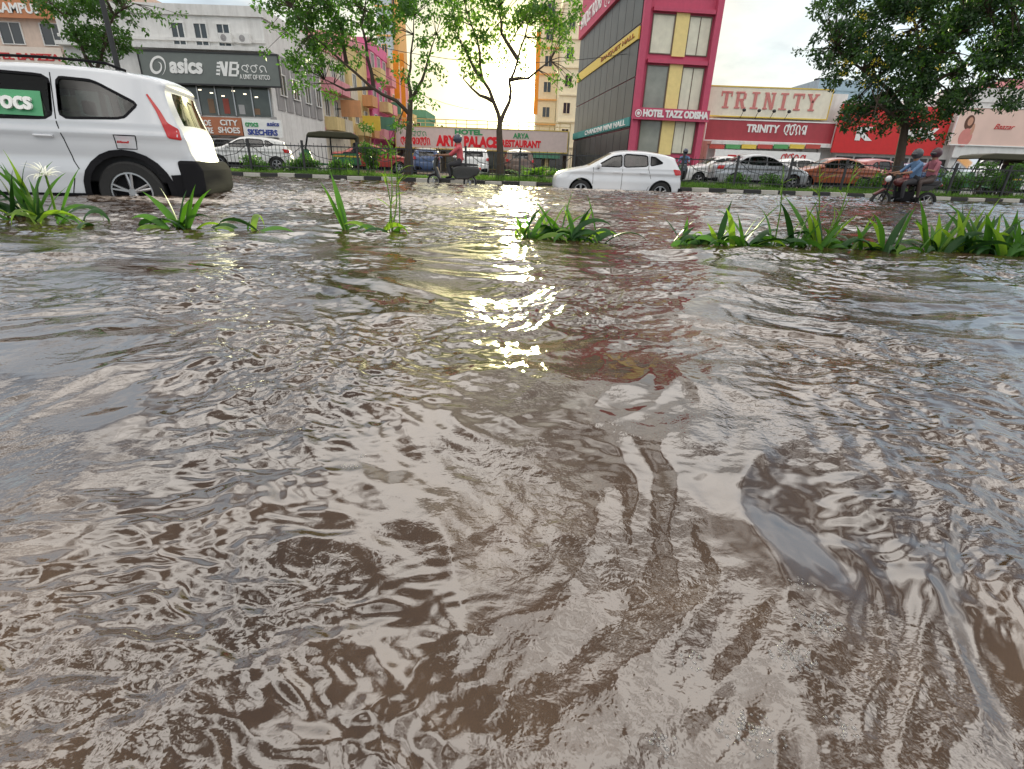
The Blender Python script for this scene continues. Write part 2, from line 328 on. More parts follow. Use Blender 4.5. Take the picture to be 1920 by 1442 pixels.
so.rotation_euler=(-sd).to_track_quat('-Z','Y').to_euler(); so.location=(0,30,20)
# ---------------------------------------------------------------- cars
def dens(path,step):
    o=[]
    for a,b_ in zip(path[:-1],path[1:]):
        n=max(1,int(math.dist(a,b_)/step))
        for i in range(n): o.append((a[0]+(b_[0]-a[0])*i/n,a[1]+(b_[1]-a[1])*i/n))
    o.append(path[-1]); return o
def smoothp(path,k=2):
    for _ in range(k):
        n=[path[0]]
        for a,b_ in zip(path[:-1],path[1:]):
            n.append((a[0]*.75+b_[0]*.25,a[1]*.75+b_[1]*.25)); n.append((a[0]*.25+b_[0]*.75,a[1]*.25+b_[1]*.75))
        n.append(path[-1]); path=n
    return path
def roundpoly(p,k=2,f=.10):
    for _ in range(k):
        n=[]
        for i in range(len(p)):
            a=p[i]; b_=p[(i+1)%len(p)]
            n.append((a[0]*(1-f)+b_[0]*f,a[1]*(1-f)+b_[1]*f)); n.append((a[0]*f+b_[0]*(1-f),a[1]*f+b_[1]*(1-f)))
        p=n
    return p
def make_car(S,name,label,cat,paint,step=.05,detail=True):
    top=S['top']; W=S['W']; zb=S['belt']; Lh=S['L']/2; r=S['r']; ar=r*1.2
    tp=smoothp(top,2)
    segs=list(zip(tp[:-1],tp[1:]))
    A=np.array([a for a,_ in segs]); Bv=np.array([c for _,c in segs]); D=Bv-A; DD=(D**2).sum(1)+1e-12
    tum=S.get('tum',.36); rr0=S.get('rr',.085)
    def wf(x,z,off=0):
        p=np.array([x,z]); tt=np.clip(((p-A)*D).sum(1)/DD,0,1); d=np.sqrt((((A+D*tt[:,None])-p)**2).sum(1)).min()
        ww=W
        if z<.45: ww-=.10*((.45-z)/.3)**2
        if z<zb: ww+= .022*math.exp(-((z-(zb-.13))/.05)**2)+.012*math.exp(-((z-.62)/.1)**2)-.015*math.exp(-((z-.8)/.09)**2)
        else: ww-=(z-zb)*tum
        ww-=S.get('tap',.26)*abs(x/Lh)**8+ .03*abs(x/Lh)**2
        rr=rr0
        if d<rr: ww-=rr*(1-math.sqrt(max(0,1-(1-d/rr)**2)))
        return max(.05,ww+off)
    def arch(xc,fwd=True):
        z0=.26
        a0=math.asin((z0-r)/ar); pts=[]
        for i in range(15):
            a=a0+(math.pi-2*a0)*i/14; pts.append((xc+ar*math.cos(a),r+ar*math.sin(a)))
        return pts
    ra=arch(S['ra']); fa=arch(S['fa'])
    bottom=list(reversed(ra))+list(reversed(fa))
    outer=tp+bottom
    holes=[roundpoly(h,2) for h in S['win']]
    def fill(loops,sg,off,mt,mm,st=step):
        LV=[[Vector((x,z,0)) for x,z in l] for l in loops]; tr=tessellate_polygon(LV); fl=[p for l in LV for p in l]
        bm=bmesh.new(); vs=[bm.verts.new((p.x,0,p.y)) for p in fl]
        for t_ in tr:
            try: bm.faces.new([vs[i] for i in t_])
            except Exception: pass
        xs=[p.x for p in fl]; zs=[p.y for p in fl]
        k=math.ceil(min(xs)/st)*st
        while k<max(xs): bmesh.ops.bisect_plane(bm,geom=bm.verts[:]+bm.edges[:]+bm.faces[:],plane_co=(k+.001,0,0),plane_no=(1,0,0)); k+=st
        k=math.ceil(min(zs)/st)*st
        while k<max(zs): bmesh.ops.bisect_plane(bm,geom=bm.verts[:]+bm.edges[:]+bm.faces[:],plane_co=(0,0,k+.001),plane_no=(0,0,1)); k+=st
        bm.verts.index_update()
        mm.add([(v.co.x,sg*wf(v.co.x,v.co.z,off),v.co.z) for v in bm.verts],[[v.index for v in f.verts] for f in bm.faces],mt); bm.free()
    def ribbon(path,wd,off,mt,mm,sg,closed=False):
        p=dens(path,.06); vs=[];n=len(p)
        for i in range(n):
            a=p[max(0,i-1)]; c=p[min(n-1,i+1)]; dx,dz=c[0]-a[0],c[1]-a[1]; l=math.hypot(dx,dz) or 1; nx,nz=-dz/l,dx/l
            for k in (-.5,.5):
                x=p[i][0]+nx*wd*k; z=p[i][1]+nz*wd*k; vs.append((x,sg*wf(x,z,off),z))
        mm.add(vs,[(2*i,2*i+1,2*i+3,2*i+2) for i in range(n-1)],mt)
    root=thing(name,label,cat)
    body=M()
    for sg in (1,-1): fill([outer]+holes,sg,0,paint,body)
    P=dens(tp,.10); n=len(P); K=8
    ws=S['wind']; rg=S['rearg']
    def inb(p,q,w_):
        m_=((p[0]+q[0])/2,(p[1]+q[1])/2); return w_[0]<m_[0]<w_[1] and w_[2]<m_[1]<w_[3]
    glf=M(); glr=M(); rows=[]
    for i,p in enumerate(P):
        a=P[max(0,i-1)]; c=P[min(n-1,i+1)]; dx,dz=c[0]-a[0],c[1]-a[1]; l=math.hypot(dx,dz) or 1; nx,nz=dz/l,-dx/l
        if nx*p[0]+nz*(p[1]-.7)<0: nx,nz=-nx,-nz
        ww=wf(*p); row=[]
        for k in range(K+1):
            t_=-1+2*k/K; cr_=.05*(1-t_*t_)**.8 if abs(t_)<1 else 0
            row.append((p[0]+nx*cr_,t_*ww,p[1]+nz*cr_))
        rows.append(row)
    for i in range(n-1):
        gf_=inb(P[i],P[i+1],ws); gr_=inb(P[i],P[i+1],rg)
        for k in range(K):
            edge=(k==0 or k==K-1); qd=[rows[i][k],rows[i][k+1],rows[i+1][k+1],rows[i+1][k]]
            low=(P[i][1]<S.get('lowz',.0) and P[i][0]<-1.5)
            if gf_ and not edge: glf.add(qd,[(0,1,2,3)],CGLASS)
            elif gr_ and not edge: glr.add(qd,[(0,1,2,3)],CGLASS)
            else: body.add(qd,[(0,1,2,3)],DPLAST if low else paint)
    bo=body.build("body",root,smooth=True)
    glf.build("windscreen",root,smooth=True); glr.build("rear_window",root,smooth=True)
    it=M(); it.box(-Lh*.8,Lh*.38,-W*.86,W*.86,.5,zb-.22,INTER)
    for x in S['seats']:
        for y in (-.38,.38):
            it.box(x-.1,x+.06,y-.24,y+.24,zb-.25,zb+.12,INTER); it.box(x-.08,x+.02,y-.12,y+.12,zb+.15,zb+.33,INTER)
    it.build("seats",root,bevel=.03)
    for h in holes:
        for sg in (1,-1):
            g=M(); fill([h],sg,-.012,CGLASS,g,st=.15); wo_=g.build("window",root,smooth=True)
            if detail:
                fr=M(); ribbon(h+[h[0],h[1]],.03,.003,DPLAST,fr,sg); fr.build("window_frame",wo_)
    for sg in (1,-1):
        tr=M()
        for a_ in (ra,fa):
            xc=S['ra'] if a_ is ra else S['fa']
            ribbon([((p[0]-xc)*1.06+xc,(p[1]-r)*1.06+r) for p in a_],S['clad'],.012,S['cladm'] or paint,tr,sg)
        ribbon([(S['ra']+ar+.02,.30),(S['fa']-ar-.02,.30)],.13,.012,DPLAST,tr,sg)
        for sm in S['seams']: ribbon(sm,.012,.0025,DPLAST,tr,sg)
        if S.get('bump'): ribbon(S['bump'],.30,.012,DPLAST,tr,sg)
        tr.build("side_trim",root)
    for sg in (1,-1):
        for hx,hz in S['handles']:
            hm=M(); yy=wf(hx,hz)*sg
            hm.cyl((hx-.10,yy+sg*.03,hz),(hx+.10,yy+sg*.03,hz),.014,.014,8,paint).box(hx-.1,hx-.08,min(yy,yy+sg*.03),max(yy,yy+sg*.03),hz-.012,hz+.012,paint).box(hx+.08,hx+.1,min(yy,yy+sg*.03),max(yy,yy+sg*.03),hz-.012,hz+.012,paint)
            hm.build("door_handle",root,smooth=True)
        tl=M(); fill([roundpoly(S['tail'],1)],sg,.008,REDL,tl,st=.06)
        tl.build("tail_light",root,smooth=True)
        hl=M(); fill([roundpoly(S['head'],1)],sg,.008,CLEARL,hl,st=.06); hl.build("headlight",root,smooth=True)
        mm=M(); x,z=S['mirror']; y=sg*(wf(x,z)+.12); mm.ell((x,y,z+.05),(.07,.12,.075),paint,12,8); mm.box(x-.02,x+.03,min(y,sg*W*.9),max(y,sg*W*.9),z-.03,z,DPLAST)
        mm.build("mirror",root,smooth=True)
        if S.get('rails'):
            rl=M(); a,c=S['rails']; zz=lambda x: max([p[1]+(q_[1]-p[1])*((x-p[0])/(q_[0]-p[0])) for p,q_ in segs if (p[0]-x)*(q_[0]-x)<=0 and abs(p[0]-q_[0])>1e-6]+[0])
            pts=[(a,sg*W*.72,zz(a)+.02)]+[(a+(c-a)*i/8,sg*W*.72,zz(a+(c-a)*i/8)+.075) for i in range(1,8)]+[(c,sg*W*.72,zz(c)+.02)]
            rl.tube(pts,[.016]*9,6,DPLAST); rl.build("roof_rail",root,smooth=True)
        for xw in (S['ra'],S['fa']):
            wh=bpy.data.objects.new("wheel",None); scene.collection.objects.link(wh); wh.parent=root; wh.location=(xw,sg*(W-.13),r); wh.empty_display_size=.1
            ty=M(); ty.lathe((0,0,0),[(r*.66,-.10),(r*.93,-.11),(r,-.08),(r,.08),(r*.93,.11),(r*.66,.10)],32,RUB); ty.build("tyre",wh,smooth=True)
            rm=M(); o=sg*.085; rm.lathe((0,0,0),[(r*.67,o),(r*.6,o*1.02),(r*.58,o*.2)],32,ALLOY)
            rm.lathe((0,o*.15,0),[(r*.6,0),(.01,0)],32,DPLAST)
            rm.cyl((0,o*.2,0),(0,o*.95,0),r*.15,r*.13,12,ALLOY)
            for i in range(5):
                for dd in (-.13,.13):
                    a_=2*math.pi*i/5+.3; p0=(r*.1*math.cos(a_),o*.8,r*.1*math.sin(a_)); p1=(r*.61*math.cos(a_+dd),o*.85,r*.61*math.sin(a_+dd))
                    rm.cyl(p0,p1,.022,.016,5,ALLOY)
            rm.build("rim",wh)
    und=M(); und.box(-Lh*.86,Lh*.86,-W*.7,W*.7,.2,.5,DPLAST); und.build("underbody",root)
    rb=M(); rb.prism(S['rb'][1],-W*S['rb'][0],W*S['rb'][0],DPLAST); rb.build("rear_bumper",root,bevel=.04)
    return root
SUV=dict(L=4.6,W=.94,belt=1.22,r=.385,ra=-1.42,fa=1.42,lowz=.80,tum=.28,rr=.06,tap=.36,
 top=[(2.22,.28),(2.34,.42),(2.37,.62),(2.34,.95),(2.22,1.09),(1.8,1.16),(1.2,1.21),(.98,1.27),(.42,1.72),(.2,1.81),(-.5,1.86),(-1.3,1.85),(-1.82,1.80),(-2.02,1.74),(-1.97,1.64),(-2.05,1.30),(-2.13,1.12),(-2.15,.9),(-2.20,.78),(-2.21,.5),(-2.1,.28)],
 win=[[(.12,1.24),(.12,1.70),(.40,1.64),(.92,1.26)],[(-.75,1.24),(-.78,1.725),(.04,1.745),(.04,1.22)],[(-.84,1.25),(-.86,1.715),(-1.24,1.70),(-1.70,1.46),(-1.52,1.28)]],
 wind=(.40,1.0,1.26,1.72),rearg=(-2.2,-1.94,1.22,1.63),seats=(.25,-.62),clad=.075,cladm=DPLAST,
 seams=[[(-.80,1.76),(-.79,1.2),(-.86,.75),(-.90,.66)],[(.07,1.76),(.07,.36)],[(.98,1.22),(1.0,.9),(.95,.4)],[(-.75,.36),(-.82,.55)],[(-1.62,1.08),(-1.38,1.08),(-1.38,.92),(-1.6,.92),(-1.62,1.08)]],
 handles=[(-.62,1.04),(.2,1.04)],tail=[(-1.80,1.58),(-1.82,1.59),(-1.93,1.40),(-1.99,1.26),(-2.09,1.19),(-2.11,1.05),(-1.97,1.07),(-1.93,1.24),(-1.89,1.38)],
 head=[(2.1,1.02),(2.33,.95),(2.33,.8),(2.0,.88)],mirror=(.78,1.25),rails=(-1.6,.1),bump=[(-1.93,.46),(-2.16,.48)],rb=(.86,[(-2.0,.3),(-2.24,.34),(-2.30,.42),(-2.30,.68),(-2.24,.80),(-2.0,.80)]))
HAT=dict(L=4.05,W=.875,belt=1.0,r=.315,ra=-1.30,fa=1.22,
 top=[(1.9,.22),(1.99,.36),(2.02,.55),(1.98,.72),(1.80,.84),(1.45,.93),(1.05,1.0),(.92,1.05),(.28,1.40),(.1,1.46),(-.3,1.50),(-.9,1.48),(-1.45,1.40),(-1.72,1.33),(-1.70,1.28),(-1.88,1.02),(-1.95,.95),(-1.98,.7),(-2.02,.6),(-2.02,.35),(-1.9,.22)],
 win=[[(.0,1.03),(.0,1.38),(.28,1.33),(.80,1.04)],[(-.82,1.08),(-.80,1.38),(-.07,1.41),(-.07,1.03)],[(-.90,1.09),(-.90,1.36),(-1.05,1.34),(-1.30,1.18)]],
 wind=(.26,.95,1.03,1.41),rearg=(-1.9,-1.68,1.02,1.29),seats=(.1,-.72),clad=.02,cladm=None,
 seams=[[(-.86,1.42),(-.84,1.0),(-.95,.72)],[(-.035,1.42),(-.035,.34)],[(.88,1.0),(.86,.4)],[(-.84,.34),(-.9,.5)]],
 handles=[(-.68,.88),(.14,.88)],tail=[(-1.62,1.02),(-1.90,1.0),(-1.96,.86),(-1.72,.84)],
 head=[(1.55,.86),(1.90,.76),(1.96,.64),(1.65,.70)],mirror=(.72,1.0),rb=(.82,[(-1.9,.24),(-2.03,.3),(-2.05,.45),(-1.9,.48)]))
SED=dict(L=4.4,W=.87,belt=.98,r=.31,ra=-1.30,fa=1.35,
 top=[(2.1,.22),(2.18,.36),(2.2,.55),(2.15,.72),(1.95,.82),(1.5,.92),(1.1,.98),(.95,1.02),(.38,1.36),(.15,1.43),(-.3,1.46),(-.75,1.42),(-1.0,1.33),(-1.45,1.08),(-1.6,1.04),(-2.05,1.02),(-2.15,.95),(-2.18,.7),(-2.2,.45),(-2.05,.22)],
 win=[[(.05,1.0),(.05,1.35),(.35,1.28),(.82,1.02)],[(-.78,1.03),(-.72,1.34),(-.02,1.37),(-.02,1.0)],[(-.86,1.04),(-.82,1.3),(-.95,1.26),(-1.2,1.08)]],
 wind=(.36,1.0,1.02,1.37),rearg=(-1.45,-.98,1.08,1.34),seats=(.1,-.65),clad=.02,cladm=None,
 seams=[[(-.82,1.38),(-.80,1.0),(-.9,.7)],[(.015,1.4),(.015,.34)],[(.9,1.0),(.88,.4)]],
 handles=[(-.65,.86),(.2,.86)],tail=[(-1.85,.96),(-2.1,.95),(-2.15,.8),(-1.9,.8)],
 head=[(1.75,.84),(2.08,.74),(2.12,.62),(1.85,.68)],mirror=(.75,.98),rb=(.82,[(-2.05,.24),(-2.2,.3),(-2.22,.42),(-2.05,.45)]))
suv=make_car(SUV,"suv","large white suv driving through flood water past the plants","car",CARW,.045)
suv.rotation_euler=(0,0,R(195)); suv.location=(-6.84,7.72,-.31)
LW=mat("letter_white",(.85,.85,.83),.5)
GST=mat("green_sign_view",(.07,.34,.15),.35,coat=.3)
def lean(o):
    for v in o.data.vertices: v.co.y+=.28*(v.co.z-1.22)
    o.rotation_euler=(0,0,math.pi)
sign_view=M().box(.0,.67,-.946,-.940,1.26,1.54,GST).build("seen_sign_panel",suv); lean(sign_view); sign_view["only"]=1; sign_view["label"]="green panel with white lettering standing in for a shop sign seen through the rear door window"  # added panel on the pane, in place of a shop sign seen through it
lt=text(suv,"rocs",.18,.58,1.32,1.47,-.950,LW,.03); lean(lt); lt["only"]=1
lt=text(suv,"Diesel",1.42,1.55,.985,1.015,-.962,mat("letter_red",(.55,.03,.03),.5),.01,italic=.3); lt.rotation_euler=(0,0,math.pi); lt["only"]=1
hb=make_car(HAT,"hatchback_car","white hatchback car wading through flood water near the kerb","car",CARW,.06)
pc=at(1152,350,17.9); hb.location=(pc.x,17.9,-.34); hb.rotation_euler=(0,0,R(181))
sed=make_car(SED,"parked_sedan","silver sedan parked on the wet service road","car",mat("silver_car_paint",(.42,.43,.45),.3,metal=.5,coat=.6),.12)
sed["group"]="cars parked along the service road"
silver=MC["silver_car_paint"]
p=at(1420,320,26); sed.location=(p.x,26,.05)
gP="cars parked along the service road"
cols={'white':(.75,.75,.74),'red':(.35,.03,.02),'dark grey':(.05,.055,.06),'orange':(.36,.09,.03),'blue':(.05,.09,.2),'brown':(.12,.07,.05)}
def parked(src,srcm,u,Y,rot,cn,kind):
    mt=mat(cn.replace(' ','_')+"_car_paint_parked",cols[cn],.28,var=.05,coat=.6)
    p=at(u,320,Y); o=copy_tree(src,(p.x,Y,.05),R(rot),"%s %s parked on the wet service road"%(cn,kind),(srcm,mt)); o["group"]=gP; o["category"]="car"
    o.name="parked_car"; return o
parked(sed,silver,1555,27,175,'orange','sedan'); parked(hb,CARW,1640,28,20,'red','hatchback'); parked(hb,CARW,1500,31,10,'white','hatchback')
parked(sed,silver,1345,30,185,'white','sedan'); parked(hb,CARW,470,27,200,'white','hatchback'); parked(hb,CARW,420,30,190,'dark grey','hatchback')
parked(sed,silver,700,31,20,'red','sedan'); parked(hb,CARW,885,33,100,'white','hatchback'); parked(hb,CARW,970,34,95,'brown','hatchback')
parked(suv,CARW,1880,27,185,'white','suv'); parked(hb,CARW,1735,31,10,'blue','hatchback')
parked(hb,CARW,800,36,100,'blue','hatchback')
# ---------------------------------------------------------------- autorickshaws
def auto():
    r=thing("autorickshaw","green autorickshaw with dark canopy waiting on the service road","autorickshaw",group="autorickshaws on the service road")
    G=mat("green_auto_paint",(.03,.16,.06),.4,coat=.4); Yl=mat("auto_canopy",(.06,.055,.03),.7)
    YB=mat("yellow_auto_band",(.6,.40,.04),.6)
    b=M(); b.prism([(1.25,.35),(1.35,.75),(1.15,1.0),(.95,1.0),(.8,.5),(.0,.42),(-.0,.85),(-1.15,.9),(-1.25,.4)],-.6,.6,G); b.box(-1.18,-.02,-.61,.61,.70,.82,YB); b.build("body",r,bevel=.05)
    c=M(); c.prism([(1.0,1.52),(.9,1.66),(.4,1.74),(-.9,1.74),(-1.2,1.6),(-1.22,.95),(-1.12,.95),(-1.1,1.5),(.9,1.5)],-.63,.63,Yl); c.build("canopy",r,bevel=.04)
    for y in (-.58,.58):
        f=M(); f.cyl((1.1,y,.95),(.95,y,1.55),.025,.025,6,DPLAST); f.build("canopy_post",r)
        f=M(); f.cyl((.0,y,.8),(.0,y,1.55),.025,.025,6,DPLAST); f.build("canopy_post",r)
    M().box(-1.0,-.5,-.5,.5,.75,.95,INTER).box(-1.08,-.98,-.5,.5,.9,1.35,INTER).build("seat",r,bevel=.03)
    g=M(); g.add([(1.12,-.55,1.0),(1.12,.55,1.0),(.98,.55,1.5),(.98,-.55,1.5)],[(0,1,2,3)],CGLASS); g.build("windscreen",r)
    for x,y in ((1.05,0),(-.8,-.5),(-.8,.5)):
        w_=M(); w_.lathe((x,y,.22),[(.1,-.05),(.22,-.05),(.22,.05),(.1,.05),(.02,.03)],20,RUB); w_.build("wheel",r,smooth=True)
    M().ell((1.36,0,.82),(.05,.09,.09),CLEARL).build("headlight",r,smooth=True)
    return r
au=auto(); p=at(625,320,25); au.location=(p.x,25,.05); au.rotation_euler=(0,0,R(200))
p=at(1850,320,24); o=copy_tree(au,(p.x,24,.05),R(180))
# ---------------------------------------------------------------- people
SKIN=mat("skin",(.22,.11,.065),.55)
def person(label,loc,rotz,pts,edges,tags,shirt,pants,helmet=None,hair=None):
    names=list(pts); me=bpy.data.meshes.new("person"); me.from_pydata([pts[n][0] for n in names],[(names.index(a),names.index(b_)) for a,b_ in edges],[])
    ob=bpy.data.objects.new("person",me); scene.collection.objects.link(ob)
    sk=ob.modifiers.new("s",'SKIN'); 
    if not me.skin_vertices: 
        bm=bmesh.new(); bm.from_mesh(me); bm.verts.layers.skin.verify(); bm.to_mesh(me); bm.free()
    for i,n in enumerate(names):
        me.skin_vertices[0].data[i].radius=pts[n][1:3]; me.skin_vertices[0].data[i].use_root=(n=='pelvis')
    sub=ob.modifiers.new("d",'SUBSURF'); sub.levels=2; sub.render_levels=2
    dg=bpy.context.evaluated_depsgraph_get(); nm=bpy.data.meshes.new_from_object(ob.evaluated_get(dg)); ob.modifiers.clear(); ob.data=nm; nm.materials.clear()
    for mt in (SKIN,shirt,pants,DPLAST): nm.materials.append(mt)
    sg=[(Vector(pts[a][0]),Vector(pts[b_][0]),tags[i]) for i,(a,b_) in enumerate(edges)]
    for f in nm.polygons:
        c=f.center; best=9;tg=0
        for a,b_,t_ in sg:
            d=b_-a; k=max(0,min(1,(c-a).dot(d)/d.length_squared)); e=(c-(a+d*k)).length
            if e<best: best=e;tg=t_
        f.material_index=tg; f.use_smooth=True
    ob.location=loc; ob.rotation_euler=(0,0,rotz); thing(None,label,"person",ob=ob)
    for sd_ in ('l','r'):
        h=Vector(pts['hand_'+sd_][0]); f=M(); y=1 if sd_=='l' else -1
        for i in range(4):
            q=h+Vector((.02,y*(-.03+.02*i),0)); ln=[.07,.08,.075,.055][i]
            f.tube([q,q+Vector((ln*.55,0,-.008)),q+Vector((ln*.7,0,-.04)),q+Vector((ln*.3,0,-.055))],[.0095,.009,.008,.007],6,SKIN)
        f.tube([h+Vector((-.02,-y*.03,0)),h+Vector((.02,-y*.055,-.015)),h+Vector((.05,-y*.05,-.03))],[.012,.011,.008],6,SKIN)
        f.build("fingers",ob,smooth=True)
    hd=Vector(pts['head'][0]); fc=M(); fc.ell((hd.x+.105,0,hd.z+.0),(.018,.014,.025),SKIN,8,6)
    for y in(-.035,.035): fc.ell((hd.x+.092,y,hd.z+.03),(.012,.016,.009),WHITE,8,6)
    fc.ell((hd.x+.092,0,hd.z-.045),(.01,.026,.008),mat("lip",(.2,.06,.05)),8,6)
    for y in(-.095,.095): fc.ell((hd.x,y,hd.z),(.02,.012,.03),SKIN,8,6)
    fc.build("face",ob,smooth=True)
    m=M(); m.ell((hd.x-.01,0,hd.z+.035),(.145,.125,.145),helmet,18,12); m.build("helmet",ob,smooth=True)
    v=M(); v.ell((hd.x+.035,0,hd.z+.015),(.115,.112,.075),mat("visor",(.02,.02,.025),.1,spec=.8),16,10); v.build("helmet_visor",ob,smooth=True)
    return ob
def seated(dx=0,lean=.06,reach=.5,seat=.8,foot=.33,armz=1.0):
    z=seat
    P={'pelvis':((dx,0,z+.05),.15,.13),'spine':((dx+lean*.4,0,z+.24),.135,.115),'chest':((dx+lean,0,z+.42),.16,.12),'neck':((dx+lean*1.4,0,z+.58),.055,.055),'head':((dx+lean*1.6+.02,0,z+.71),.085,.095),'crown':((dx+lean*1.6+.01,0,z+.79),.07,.075)}
    E=[('pelvis','spine'),('spine','chest'),('chest','neck'),('neck','head'),('head','crown')]; T=[1,1,1,0,0]
    for s,y in(('l',1),('r',-1)):
        P['hip_'+s]=((dx+.06,y*.1,z+.02),.10,.10); P['knee_'+s]=((dx+.42,y*.19,z-.04),.065,.065); P['ank_'+s]=((dx+.34,y*.16,foot+.06),.042,.042); P['toe_'+s]=((dx+.5,y*.17,foot+.02),.035,.03)
        P['sh_'+s]=((dx+lean,y*.19,z+.49),.06,.06); P['elb_'+s]=((dx+lean+reach*.38,y*.25,z+.25),.043,.043); P['wr_'+s]=((dx+lean+reach*.85,y*.26,armz),.03,.03); P['hand_'+s]=((dx+lean+reach,y*.26,armz),.035,.025)
        E+=[('pelvis','hip_'+s),('hip_'+s,'knee_'+s),('knee_'+s,'ank_'+s),('ank_'+s,'toe_'+s),('chest','sh_'+s),('sh_'+s,'elb_'+s),('elb_'+s,'wr_'+s),('wr_'+s,'hand_'+s)]; T+=[2,2,2,3,1,1,0,0]
    return P,E,T
def wheel2(par,x,r,wd=.05):
    w_=bpy.data.objects.new("wheel",None); scene.collection.objects.link(w_); w_.parent=par; w_.location=(x,0,r)
    M().lathe((0,0,0),[(r*.74,-wd*.8),(r*.94,-wd),(r,-wd*.4),(r,wd*.4),(r*.94,wd),(r*.74,wd*.8)],28,RUB).build("tyre",w_,smooth=True)
    m=M(); m.lathe((0,0,0),[(r*.75,-.02),(r*.68,-.02),(r*.68,.02),(r*.75,.02)],28,ALLOY); m.cyl((0,-.05,0),(0,.05,0),.04,.04,10,ALLOY)
    for i in range(6):
        a=i*math.pi/3; m.cyl((0,0,0),(r*.7*math.cos(a),0,r*.7*math.sin(a)),.012,.01,5,ALLOY)
    m.build("rim",w_)
BLK=mat("black_gloss_paint",(.015,.015,.017),.2,coat=.7)
def scooter(loc,rotz,label):
    r=thing("scooter",label,"scooter",loc,rotz)
    wheel2(r,.62,.23); wheel2(r,-.6,.23)
    M().prism([(-.95,.62),(-.9,.72),(-.2,.74),(.02,.68),(.0,.45),(-.15,.3),(-.55,.32),(-.85,.45)],-.15,.15,BLK).build("body",r,bevel=.05)
    M().prism([(-.1,.28),(.42,.28),(.45,.34),(-.1,.36)],-.18,.18,BLK).build("floorboard",r,bevel=.02)
    M().prism([(.36,.3),(.46,.3),(.62,.62),(.58,.95),(.46,1.0),(.5,.68)],-.2,.2,BLK).build("front_apron",r,bevel=.04)
    M().prism([(.42,.46),(.62,.5),(.82,.44),(.84,.38),(.62,.44),(.44,.4)],-.07,.07,BLK).build("front_mudguard",r,bevel=.02)
    M().prism([(-.88,.74),(-.86,.8),(-.3,.83),(-.02,.79),(.0,.74)],-.14,.14,INTER).build("seat",r,bevel=.03)
    m=M(); m.tube([(.42,-.33,1.02),(.46,-.2,1.02),(.5,0,.98),(.46,.2,1.02),(.42,.33,1.02)],[.015]*5,6,DPLAST); m.cyl((.52,0,.98),(.64,0,.25),.025,.02,8,ALLOY); m.build("handlebar",r)
    for y in(-.3,.3):
        m=M(); m.cyl((.44,y,1.03),(.46,y*1.05,1.17),.006,.006,5,DPLAST); m.ell((.46,y*1.1,1.2),(.015,.06,.04),DPLAST,10,6); m.build("mirror",r,smooth=True)
    M().ell((.6,0,.82),(.05,.08,.06),CLEARL).build("headlight",r,smooth=True)
    M().ell((-.93,0,.66),(.04,.1,.05),REDL).build("tail_light",r,smooth=True)
    m=M(); m.tube([(-.95,-.12,.75),(-1.02,-.12,.8),(-1.02,.12,.8),(-.95,.12,.75)],[.012]*4,6,ALLOY); m.build("grab_rail",r)
    return r
def motorbike(loc,rotz):
    Rd=mat("dark_red_bike_paint",(.09,.010,.010),.3,coat=.4)
    r=thing("motorcycle","dark red and black motorcycle carrying two riders through flood water","motorcycle",loc,rotz)
    wheel2(r,.72,.3); wheel2(r,-.62,.3,.06)
    M().ell((.22,0,.84),(.28,.14,.13),Rd,16,10).build("fuel_tank",r,smooth=True)
    M().prism([(-.85,.86),(-.8,.92),(-.3,.84),(.02,.84),(.05,.78),(-.7,.76)],-.12,.12,INTER).build("seat",r,bevel=.03)
    M().prism([(-.9,.8),(-.86,.86),(-.1,.76),(-.1,.6),(-.5,.62)],-.1,.1,BLK).build("side_panel",r,bevel=.03)
    m=M(); m.box(-.15,.25,-.13,.13,.32,.6,DPLAST); m.cyl((.12,0,.5),(.25,0,.72),.09,.08,10,DPLAST); m.build("engine",r,bevel=.03)
    m=M(); m.tube([(.5,-.36,1.04),(.56,-.2,1.08),(.58,0,1.02),(.56,.2,1.08),(.5,.36,1.04)],[.015]*5,6,DPLAST)
    for y in(-.08,.08): m.cyl((.56,y,1.0),(.72,y,.3),.025,.022,8,DPLAST)
    m.build("handlebar",r)
    M().ell((.66,0,.92),(.08,.09,.09),CLEARL).build("headlight",r,smooth=True)
    M().ell((-.9,0,.8),(.04,.07,.04),REDL).build("tail_light",r,smooth=True)
    M().prism([(.45,.62),(.72,.66),(.98,.5),(.95,.47),(.72,.62),(.45,.58)],-.06,.06,Rd).build("front_mudguard",r)
    m=M(); m.tube([(.2,-.17,.34),(-.2,-.18,.3),(-.75,-.19,.42)],[.03,.035,.045],8,DPLAST); m.build("exhaust_pipe",r,smooth=True)
    return r
p=at(848,335,18.3); L1=(p.x,18.3,-.16); scooter(L1,R(180),"black scooter ridden through shallow flood water by the kerb")
P,E,T=seated(-.3,.06,.76,.80,.33,1.03)
DTR=mat("dark_trousers",(.03,.03,.035),.8)
person("scooter rider in pink red shirt and dark helmet gripping handlebars",L1,R(180),P,E,T,mat("pink_red_shirt",(.52,.09,.11),.8,bump=.3),DTR,mat("dark_blue_helmet",(.03,.04,.07),.25,coat=.5))
p=at(1279,325,27); L3=(p.x,27,.05); scooter(L3,R(-110),"dark scooter passing on the service road behind the railing")
BS=mat("blue_shirt",(.09,.17,.30),.8,bump=.3)
person("scooter rider in blue shirt and dark helmet on the service road",L3,R(-110),P,E,T,BS,DTR,mat("dark_blue_helmet",(.03,.04,.07)))
p=at(1706,345,16.0); L2=(p.x,16.0,-.30); motorbike(L2,R(180))
P,E,T=seated(-.12,.1,.66,.86,.35,1.06)
person("motorcycle rider in light blue shirt leaning to the handlebars",L2,R(180),P,E,T,BS,DTR,mat("grey_helmet",(.06,.06,.07),.3))
P,E,T=seated(-.56,.04,.34,.9,.38,1.18)
